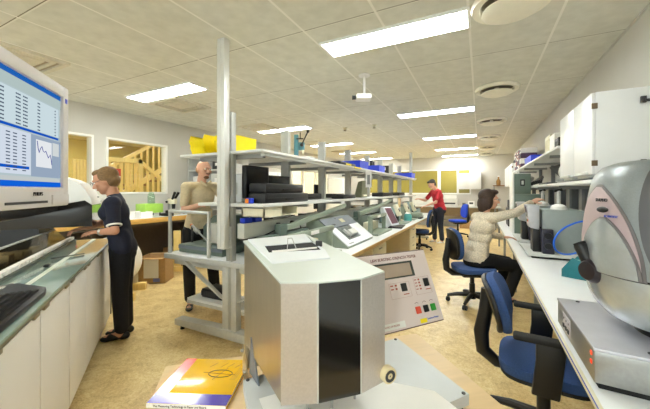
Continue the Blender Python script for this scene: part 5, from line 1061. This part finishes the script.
mb_, c, hf, hs, hu = person('man in khaki shirt standing behind the near end of the rack', -1.60, 3.86, J, skin, kh, mat('black_trousers', (22,22,26), 0.85, var=0.15), black_plastic)
bd = mat('beard_brown', (120,82,54), 0.8, var=0.2, scale=80)
hair(mb_, bd, c, hf, hs, hu, [((0.062, 0, -0.088), (0.03, 0.034, 0.022)), ((0.083, 0, -0.04), (0.012, 0.028, 0.006))], 0.004)
hair(mb_, mat('hair_stubble', (170,128,100), 0.8, var=0.1), c, hf, hs, hu, [((-0.035, 0, 0.0), (0.078, 0.08, 0.06))])
M().tube([c-hu*0.12+V(0.0, -0.075, -0.02), c-hu*0.14+V(0.07, -0.075, -0.05), c-hu*0.12+V(0.1, -0.01, -0.02)], 0.014, 8).build('collar', kh, mb_)
# 3. man in red
f = V(-0.97, -0.22, 0); s_r = V(-0.22, 0.97, 0)
J = dict(s=s_r, f=f, w=1.1, pelvis=V(0.03, 0.0, 0.95), neck=V(-0.06, 0.0, 1.46), head=V(-0.2, -0.02, 1.61), hf=V(-0.88, -0.15, -0.45), hu=V(-0.42, 0, 0.9),
  shL=V(-0.06, -0.19, 1.40), shR=V(-0.11, 0.2, 1.40), elL=V(-0.17, -0.25, 1.13), elR=V(-0.3, 0.22, 1.16), wrL=V(-0.40, -0.2, 1.04), wrR=V(-0.48, 0.1, 1.2), handL=(V(-0.95, 0, -0.25), V(0, 0, -1), 0.35), handR=(V(-0.9, -0.2, 0.2), V(0, 0, -1), 0.5),
  hipL=V(0.02, -0.09, 0.93), hipR=V(-0.02, 0.1, 0.93), knL=V(0.01, -0.1, 0.5), knR=V(-0.08, 0.12, 0.5), anL=V(0.06, -0.09, 0.076), anR=V(-0.06, 0.14, 0.076), toeL=V(-0.95, -0.3, 0), toeR=V(-0.97, -0.2, 0))
rb_, c, hf, hs, hu = person('man in red polo shirt and dark jeans leaning over the middle worktop', 3.15, 8.5, J, skin, mat('red_polo', (196,44,58), 0.8, var=0.08, scale=40), mat('dark_jeans', (40,46,62), 0.85, var=0.2, scale=50), paper, voxel=0.009)
hair(rb_, mat('hair_black', (28,24,24), 0.6, var=0.2, scale=60), c, hf, hs, hu, [((-0.03, 0, 0.055), (0.1, 0.086, 0.085)), ((-0.06, 0, -0.01), (0.06, 0.078, 0.07)), ((0.05, 0, 0.1), (0.05, 0.06, 0.03))])
# 4. seated woman
f = V(0.96, 0.1, 0).normalized(); s_r = V(0.1, -0.96, 0).normalized()
J = dict(s=s_r, f=f, w=1.0, bust=True, pelvis=V(0.0, 0.0, 0.60), neck=V(0.10, 0.0, 1.135), head=V(0.165, -0.02, 1.315), hf=V(0.95, -0.28, -0.12), hu=V(0.1, 0, 1),
  shR=V(0.14, -0.165, 1.10), shL=V(0.09, 0.165, 1.08), elR=V(0.42, -0.16, 1.165), elL=V(0.23, 0.24, 0.86), wrR=V(0.68, -0.05, 1.285), wrL=V(0.43, 0.14, 0.82), handR=(V(0.92, 0.1, 0.42), V(0.2, 0.3, -0.9), 0.3), handL=(V(0.9, -0.2, 0), V(0, 0, -1), 0.35),
  hipR=V(0.03, -0.09, 0.555), hipL=V(0.03, 0.09, 0.555), knR=V(0.46, -0.13, 0.50), knL=V(0.46, 0.1, 0.50), anR=V(0.33, -0.12, 0.13), anL=V(0.36, 0.12, 0.13), toeR=V(0.95, -0.1, -0.25).normalized(), toeL=V(0.95, 0.1, -0.25).normalized())
kn = mat('cream_knit', (226,214,192), 0.9, var=0.22, scale=70, bump=0.4, bscale=160)
sb_, c, hf, hs, hu = person('woman in cream sweater and glasses seated at the right worktop, reaching out', 1.93, 3.93, J, skin, kn, mat('black_slacks', (16,16,18), 0.85, var=0.15), black_plastic, sleeve='long')
hair(sb_, mat('hair_dark_brown', (58,40,32), 0.55, var=0.3, scale=50, stretch=(1,1,4)), c, hf, hs, hu, [((-0.035, 0, 0.05), (0.105, 0.095, 0.095)), ((-0.06, 0, -0.05), (0.08, 0.1, 0.11)), ((-0.075, 0, -0.11), (0.05, 0.085, 0.06)), ((0.035, 0, 0.105), (0.06, 0.075, 0.035)), ((-0.015, -0.075, -0.03), (0.045, 0.025, 0.09)), ((-0.015, 0.075, -0.03), (0.045, 0.025, 0.09))])
glasses(sb_, c, hf, hs, hu, mat('glass_rims', (70,50,50), 0.4))
# ------------------------------------------------------------------ left wall bench and its things
LB = tag(M().box(XL+0.005, -4.85, -0.6, 4.44, 0.94, 0.985, 0.002).build('worktop', bench_white), 'white topped bench with a thick wooden edge along the left wall', 'worktop')
M().box(-4.85, -4.82, -0.6, 4.44, 0.905, 0.985, 0.004).build('wood_edge', oak_edge, LB); M().box(-4.82, -4.8195, 1.42, 1.66, 0.92, 0.955).build('blue_sticker', blue_ink, LB)
bf = tag(M().box(-5.6, -5.56, -0.5, 4.4, 0.0, 0.935).box(-4.93, -4.87, -0.5, 4.4, 0.86, 0.9).build('under_frame', mat('frame_brown', (92,80,66), 0.6)), 'dark frame and back board under the left wall bench', 'bench frame')
for y in (-0.4, 1.3, 2.4, 4.3): M().box(-5.5, -4.9, y-0.02, y+0.02, 0, 0.94).build('side_panel', mat('frame_brown', (92,80,66), 0.6), bf)
lz = 0.9855
t = thing('microscope', 'black and cream stereo microscope on the left wall bench', 'microscope', (-5.2, 3.88, lz), 0.3)
M().box(-0.1, 0.12, -0.09, 0.09, 0, 0.03, 0.006).build('base', cream, t); M().cyl((-0.07, 0, 0.03), (-0.07, 0, 0.32), 0.018).build('pillar', steel, t); M().box(-0.08, 0.08, -0.045, 0.045, 0.2, 0.3, 0.02).build('body', cream, t)
for s_ in (-1, 1): M().cyl((0.03, 0.035*s_, 0.29), (0.1, 0.055*s_, 0.42), 0.02, 0.024).build('eyepiece', black_plastic, t)
M().cyl((0.03, 0, 0.2), (0.03, 0, 0.11), 0.035, 0.028).build('objective', black_plastic, t); M().cyl((-0.07, -0.07, 0.24), (-0.07, 0.07, 0.24), 0.02).build('focus_knobs', black_plastic, t)
t = thing('green_lamp', 'lime green box with a clear jar on the left wall bench', 'box', (-5.25, 3.5, lz)); M().box(-0.14, 0.14, -0.2, 0.14, 0.06, 0.22, 0.015).build('case', lime, t)
for x in (-0.1, 0.1):
    for y in (-0.16, 0.1): M().cyl((x, y, 0), (x, y, 0.06), 0.014).build('leg', dark_grey, t)
M().lathe([(0.0, 0), (0.06, 0), (0.06, 0.14), (0.04, 0.18), (0.04, 0.2), (0, 0.2)], 20, c=(0, 0, 0.22)).build('clear_jar', glass('jar_glass', (220,240,225), 0.1), t)
for k, (x, y) in enumerate(((-5.15, 2.95), (-5.1, 3.22), (-5.3, 4.35))):
    t = thing('white_tray', ('white plastic tray on the left bench beside the woman in navy', 'white plastic tray on the left bench beside the lime green box', 'white plastic tray on the left bench beyond the microscope')[k], 'tray', (x, y, lz), 0, 'white trays on the left bench'); M().box(-0.16, 0.16, -0.1, 0.1, 0, 0.012).box(-0.16, -0.148, -0.1, 0.1, 0.012, 0.1).box(0.148, 0.16, -0.1, 0.1, 0.012, 0.1).box(-0.148, 0.148, -0.1, -0.09, 0.012, 0.1).box(-0.148, 0.148, 0.09, 0.1, 0.012, 0.1).build('tray_body', paper, t)
tag(M().box(-0.1, 0.1, -0.06, 0.06, 0, 0.05, 0.01, mx=Matrix.Translation((-4.98, 3.62, lz))).box(-0.03, 0.03, -0.02, 0.02, 0.05, 0.1, 0.008, mx=Matrix.Translation((-4.98, 3.62, lz))).build('hole_punch', black_plastic), 'small black desk tool in front of the lime green box', 'tool')
t = thing('paper_roll', 'big white paper roll standing on a wooden cradle behind the woman in navy', 'paper roll', (-4.49, 2.38, 0), YAW+0.25)
M().lathe([(0.05, -0.25), (0.345, -0.25), (0.345, 0.25), (0.05, 0.25)], 56, mx=frame((0, 0, 0.445), (1, 0, 0), (0, -1, 0))).build('roll', paper, t); M().lathe([(0.035, -0.26), (0.05, -0.26), (0.05, 0.26), (0.035, 0.26)], 24, mx=frame((0, 0, 0.445), (1, 0, 0), (0, -1, 0))).build('core', cardboard, t)
for y in (-0.28, 0.2): M().box(-0.4, 0.4, y, y+0.08, 0, 0.1, 0.004).build('runner', pine, t)
t = thing('carton', 'open brown cardboard box with a white sheet on its front under the left bench', 'box', (-4.62, 3.17, 0), 0.55)
M().box(-0.2, 0.2, -0.16, 0.16, 0, 0.008).box(-0.2, 0.2, -0.16, -0.152, 0, 0.4).box(-0.2, 0.2, 0.152, 0.16, 0, 0.4).box(-0.2, -0.192, -0.16, 0.16, 0, 0.4).box(0.192, 0.2, -0.16, 0.16, 0, 0.4).build('carton_body', cardboard, t); M().box(-0.19, 0.19, -0.26, -0.16, 0.39, 0.396).box(-0.19, 0.19, 0.16, 0.25, 0.39, 0.396).build('flap', cardboard, t)
M().box(-0.12, 0.1, -0.1635, -0.1605, 0.08, 0.38).build('white_sheet', paper, t); M().box(0.02, 0.12, -0.163, -0.1605, 0.02, 0.075).build('shipping_label', mat('label_blue', (120,130,190), 0.5), t)
t = thing('plank_bundle', 'upright wooden board with a foot leaning under the left bench', 'wood', (-4.85, 3.72, 0), 0.5); M().box(-0.06, 0.06, -0.02, 0.02, 0.0, 0.72, 0.003).build('upright', pine, t); M().box(-0.08, 0.3, -0.06, -0.02, 0, 0.09, 0.003).build('foot', pine, t)
tag(M().box(-0.2, 0.2, -0.15, 0.15, 0, 0.36, 0.004, mx=Matrix.Translation((-5.15, 3.95, 0))).build('carton', cardboard), 'closed cardboard box under the left bench behind the man in khaki', 'box')
# tall cabinet behind the man in khaki
t = thing('shelf_cabinet', 'white open shelf cabinet against the left wall behind the man in khaki', 'shelving', (-4.85, 4.75, 0)); sc_m = mat('cabinet_grey', (214,214,210), 0.45)
for x0, x1 in ((-0.75, -0.72), (-0.22, -0.19), (0.5, 0.53)): M().box(x0, x1, -0.2, 0.25, 0, 2.16).build('side', sc_m, t)
for z in (0.1, 0.6, 1.05, 1.5, 1.85, 2.13): M().box(-0.72, 0.5, -0.19, 0.24, z, z+0.025).build('shelf', sc_m, t)
M().box(-0.75, 0.53, 0.24, 0.255, 0, 2.16).build('back_panel', sc_m, t)
for k, (x, z, w, h, m_) in enumerate(((-0.46, 1.526, 0.36, 0.22, white_paint), (-0.46, 1.076, 0.38, 0.3, palegrey), (0.1, 1.526, 0.4, 0.26, palegrey), (0.1, 1.876, 0.34, 0.2, dark_grey), (0.12, 1.076, 0.42, 0.34, white_paint))):
    o = tag(M().box(x-w/2, x+w/2, -0.16, 0.16, 0, h, 0.012, mx=Matrix.Translation((-4.85, 4.75, z))).build('archive_box', m_), ('white box on the left middle shelf of the open cabinet', 'pale grey box on the lower left shelf of the open cabinet', 'pale grey box on the right middle shelf of the open cabinet', 'dark grey box on the right upper shelf of the open cabinet', 'white box on the lower right shelf of the open cabinet')[k], 'box', 'boxes in the open cabinet')
    M().box(x-w*0.25, x+w*0.25, -0.166, -0.16, h*0.35, h*0.65, 0.003, mx=Matrix.Translation((-4.85, 4.75, z))).build('box_label', paper, o)
# things seen between the shelves along the left wall and far end
for k, (y, lab) in enumerate(((7.0, 'nearer'), (11.9, 'farther'))):
    t = thing('wall_cupboard', 'pale tall cupboard against the left wall, %s of the two beyond the open cabinet' % lab, 'cupboard', (-5.3, y, 0)); M().box(-0.31, 0.28, -0.5, 0.5, 0, 1.95, 0.004).build('carcass', white_paint, t)
    for s_ in (-1, 1): M().box(0.28, 0.3, s_*0.25-0.24, s_*0.25+0.24, 0.05, 1.93, 0.003).build('door', pw, t)
t = thing('wall_poster', 'red and white notice sheet on the left wall near the far opening', 'poster', (XL+0.001, 8.25, 1.5)); M().box(0, 0.004, -0.22, 0.22, 0, 0.6).build('sheet', paper, t); M().box(0.004, 0.005, -0.15, 0.15, 0.36, 0.5).build('red_block', mat('poster_red', (214,60,52), 0.5), t)
t = thing('pine_chair', 'small pine chair in the lit hall beyond the far opening', 'chair', (-6.5, 10.0, 0.04)); M().box(-0.2, 0.2, -0.2, 0.2, 0.95, 1.0).build('seat', pine, t)
for x in (-0.17, 0.17):
    for y in (-0.17, 0.17): M().box(x-0.02, x+0.02, y-0.02, y+0.02, 0, 0.95).build('leg', pine, t)
M().box(-0.2, -0.17, -0.2, 0.2, 1.3, 1.42).box(-0.2, -0.17, -0.2, -0.16, 1.0, 1.42).box(-0.2, -0.17, 0.16, 0.2, 1.0, 1.42).build('backrest', pine, t)
t = thing('black_screen', 'black monitor on the left side of the middle worktop seen between the posts', 'monitor', (-2.75, 5.2, 0.7725)); M().box(-0.02, 0.02, -0.2, 0.2, 0.32, 0.78, 0.01).build('housing', black_plastic, t); M().box(-0.03, 0.01, -0.03, 0.03, 0.012, 0.4).box(-0.1, 0.1, -0.12, 0.12, 0, 0.012).build('stand', black_plastic, t)
# ------------------------------------------------------------------ far wall
FB = tag(M().box(-5.4, 0.68, 12.75, 13.42, 0.80, 0.84, 0.003).build('worktop', mat('far_top', (214,212,204), 0.4)), 'long bench top under the olive windows of the far wall', 'worktop')
M().box(-5.4, 0.68, 12.735, 12.75, 0.795, 0.842).build('front_edge', palegrey, FB)
fb = tag(M().box(-5.3, 0.6, 13.1, 13.13, 0.45, 0.8).build('under_frame', mat('far_board', (150,132,104), 0.6)), 'brown modesty board and legs of the far bench', 'bench frame')  # brown board stands in for the shadow under the bench top
for x in (-5.2, -3.4, -1.6, 0.5): M().box(x-0.025, x+0.025, 12.85, 13.35, 0, 0.8).build('leg', midgrey, fb)
M().box(-5.3, 0.6, 12.9, 12.95, 0.3, 0.34).build('foot_rail', midgrey, fb)
cupboard_t = thing('wall_cupboard', 'white two door cupboard on the far wall above the bench', 'cupboard', (-0.38, 13.42, 1.5))
M().box(-0.42, 0.42, -0.34, 0.0, 0, 0.62).build('carcass', bench_white, cupboard_t); M().box(-0.42, -0.004, -0.36, -0.342, 0.004, 0.616, 0.003).build('door', bench_white, cupboard_t); M().box(0.004, 0.42, -0.36, -0.342, 0.004, 0.616, 0.003).build('door', bench_white, cupboard_t); M().box(0.42, 0.445, -0.36, 0.0, 0, 0.64).build('grey_side', midgrey, cupboard_t)
FL = 0.8405
t = thing('printer', 'white printer on the far bench under the olive window', 'printer', (-1.05, 13.05, FL)); M().box(-0.26, 0.26, -0.22, 0.22, 0, 0.3, 0.015).build('case', palegrey, t); M().box(-0.22, 0.22, -0.2, 0.15, 0.3, 0.42, 0.015).build('lid', white_paint, t); M().box(-0.2, 0.2, -0.224, -0.22, 0.08, 0.14).build('slot', dark_grey, t)
for k, (x, w, h, m_) in enumerate(((-0.55, 0.14, 0.14, midgrey), (-0.3, 0.22, 0.2, paper), (-0.02, 0.18, 0.12, palegrey), (0.22, 0.16, 0.22, paper), (0.45, 0.18, 0.14, midgrey), (-1.6, 0.3, 0.2, palegrey))):
    o = tag(M().box(x-w/2, x+w/2, -0.1, 0.1, 0, h, 0.01, mx=Matrix.Translation((0, 13.0, FL))).build('bench_device', m_), '%s boxed device on the far bench, %s' % (('small grey', 'white', 'pale grey', 'tall white', 'grey', 'wide grey')[k], ('just right of the printer', 'second right of the printer', 'under the left cupboard door', 'under the right cupboard door', 'at the right end', 'left of the printer')[k]), 'device', 'devices on the far bench')
    M().box(x-w*0.3, x+w*0.3, -0.108, -0.1, h*0.45, h*0.8, 0.003, mx=Matrix.Translation((0, 13.0, FL))).build('front_panel', dark_grey, o)
t = thing('wall_bracket_shelf', 'small wooden shelf with a bottle on the far wall at the right', 'shelf', (0.66, 13.449, 1.62)); M().box(-0.22, 0.22, -0.26, 0, 0, 0.025).build('board', wood_dark, t); M().box(-0.2, -0.17, -0.2, 0, -0.15, 0).build('bracket', midgrey, t)
t = thing('bottle', 'amber bottle on the small far wall shelf', 'bottle', (0.62, 13.3, 1.6455)); M().lathe([(0, 0), (0.07, 0), (0.075, 0.16), (0.03, 0.24), (0.028, 0.32), (0, 0.32)], 20).build('bottle_body', mat('amber', (150,112,58), 0.25), t); M().lathe([(0, 0.32), (0.032, 0.32), (0.032, 0.36), (0, 0.36)], 16).build('cap', paper, t)
tag(M().box(-0.7, -0.25, 12.85, 13.05, 0.001, 0.3, 0.01).build('carton', cardboard), 'brown cardboard box on the floor under the far bench', 'box')
# desktop computer under the footrest end
t = thing('floor_computer', 'black computer lying on the footrest of the rack', 'computer', (-2.42, 2.40, 0.3155)); M().box(-0.2, 0.12, -0.1, 0.1, 0, 0.09, 0.01).build('case', black_plastic, t); M().box(-0.2, 0.0, -0.104, -0.1, 0.02, 0.07).build('front_grille', dark_grey, t)
def bench_group(name, label, loc, top, frame_o):
    t = thing(name, label, 'workbench', loc)
    for o in (top, frame_o):
        for k_ in ('label', 'category'):
            if k_ in o: del o[k_]
        o.parent = t; o.location = -Vector(loc)
bench_group('workbench', 'long white workbench along the right wall under the shelves', (0.74, 4.2, 0), rbk, fr)
bench_group('workbench', 'white topped bench with a thick wooden edge along the left wall', (-5.2, 1.9, 0), LB, bf)
bench_group('workbench', 'long bench under the olive windows of the far wall', (-2.3, 13.1, 0), FB, fb)
# ------------------------------------------------------------------ camera, world, output look
cam = bpy.data.cameras.new('camera'); co = bpy.data.objects.new('camera', cam); COL.objects.link(co)
co.location = (0, 0, 1.43); co.rotation_euler = (PI/2, 0, YAW); cam.sensor_width = 36.0; cam.lens = 36.0*307/650; cam.shift_y = -13.5/650; cam.clip_start = 0.05
SC.camera = co
wd_ = bpy.data.worlds.new('world'); SC.world = wd_; wd_.use_nodes = True; bgn = wd_.node_tree.nodes['Background']; bgn.inputs[0].default_value = (0.86, 0.93, 1, 1); bgn.inputs[1].default_value = 2.5
SC.view_settings.view_transform = 'Standard'; SC.view_settings.look = 'None'; SC.view_settings.gamma = 1.0; SC.view_settings.exposure = 1.27
SC.view_settings.use_curve_mapping = False
SC.cycles.max_bounces = 8; SC.cycles.diffuse_bounces = 5; SC.cycles.glossy_bounces = 4; SC.cycles.transparent_max_bounces = 8
SC.cycles.use_denoising = True; SC.cycles.sample_clamp_indirect = 8.0
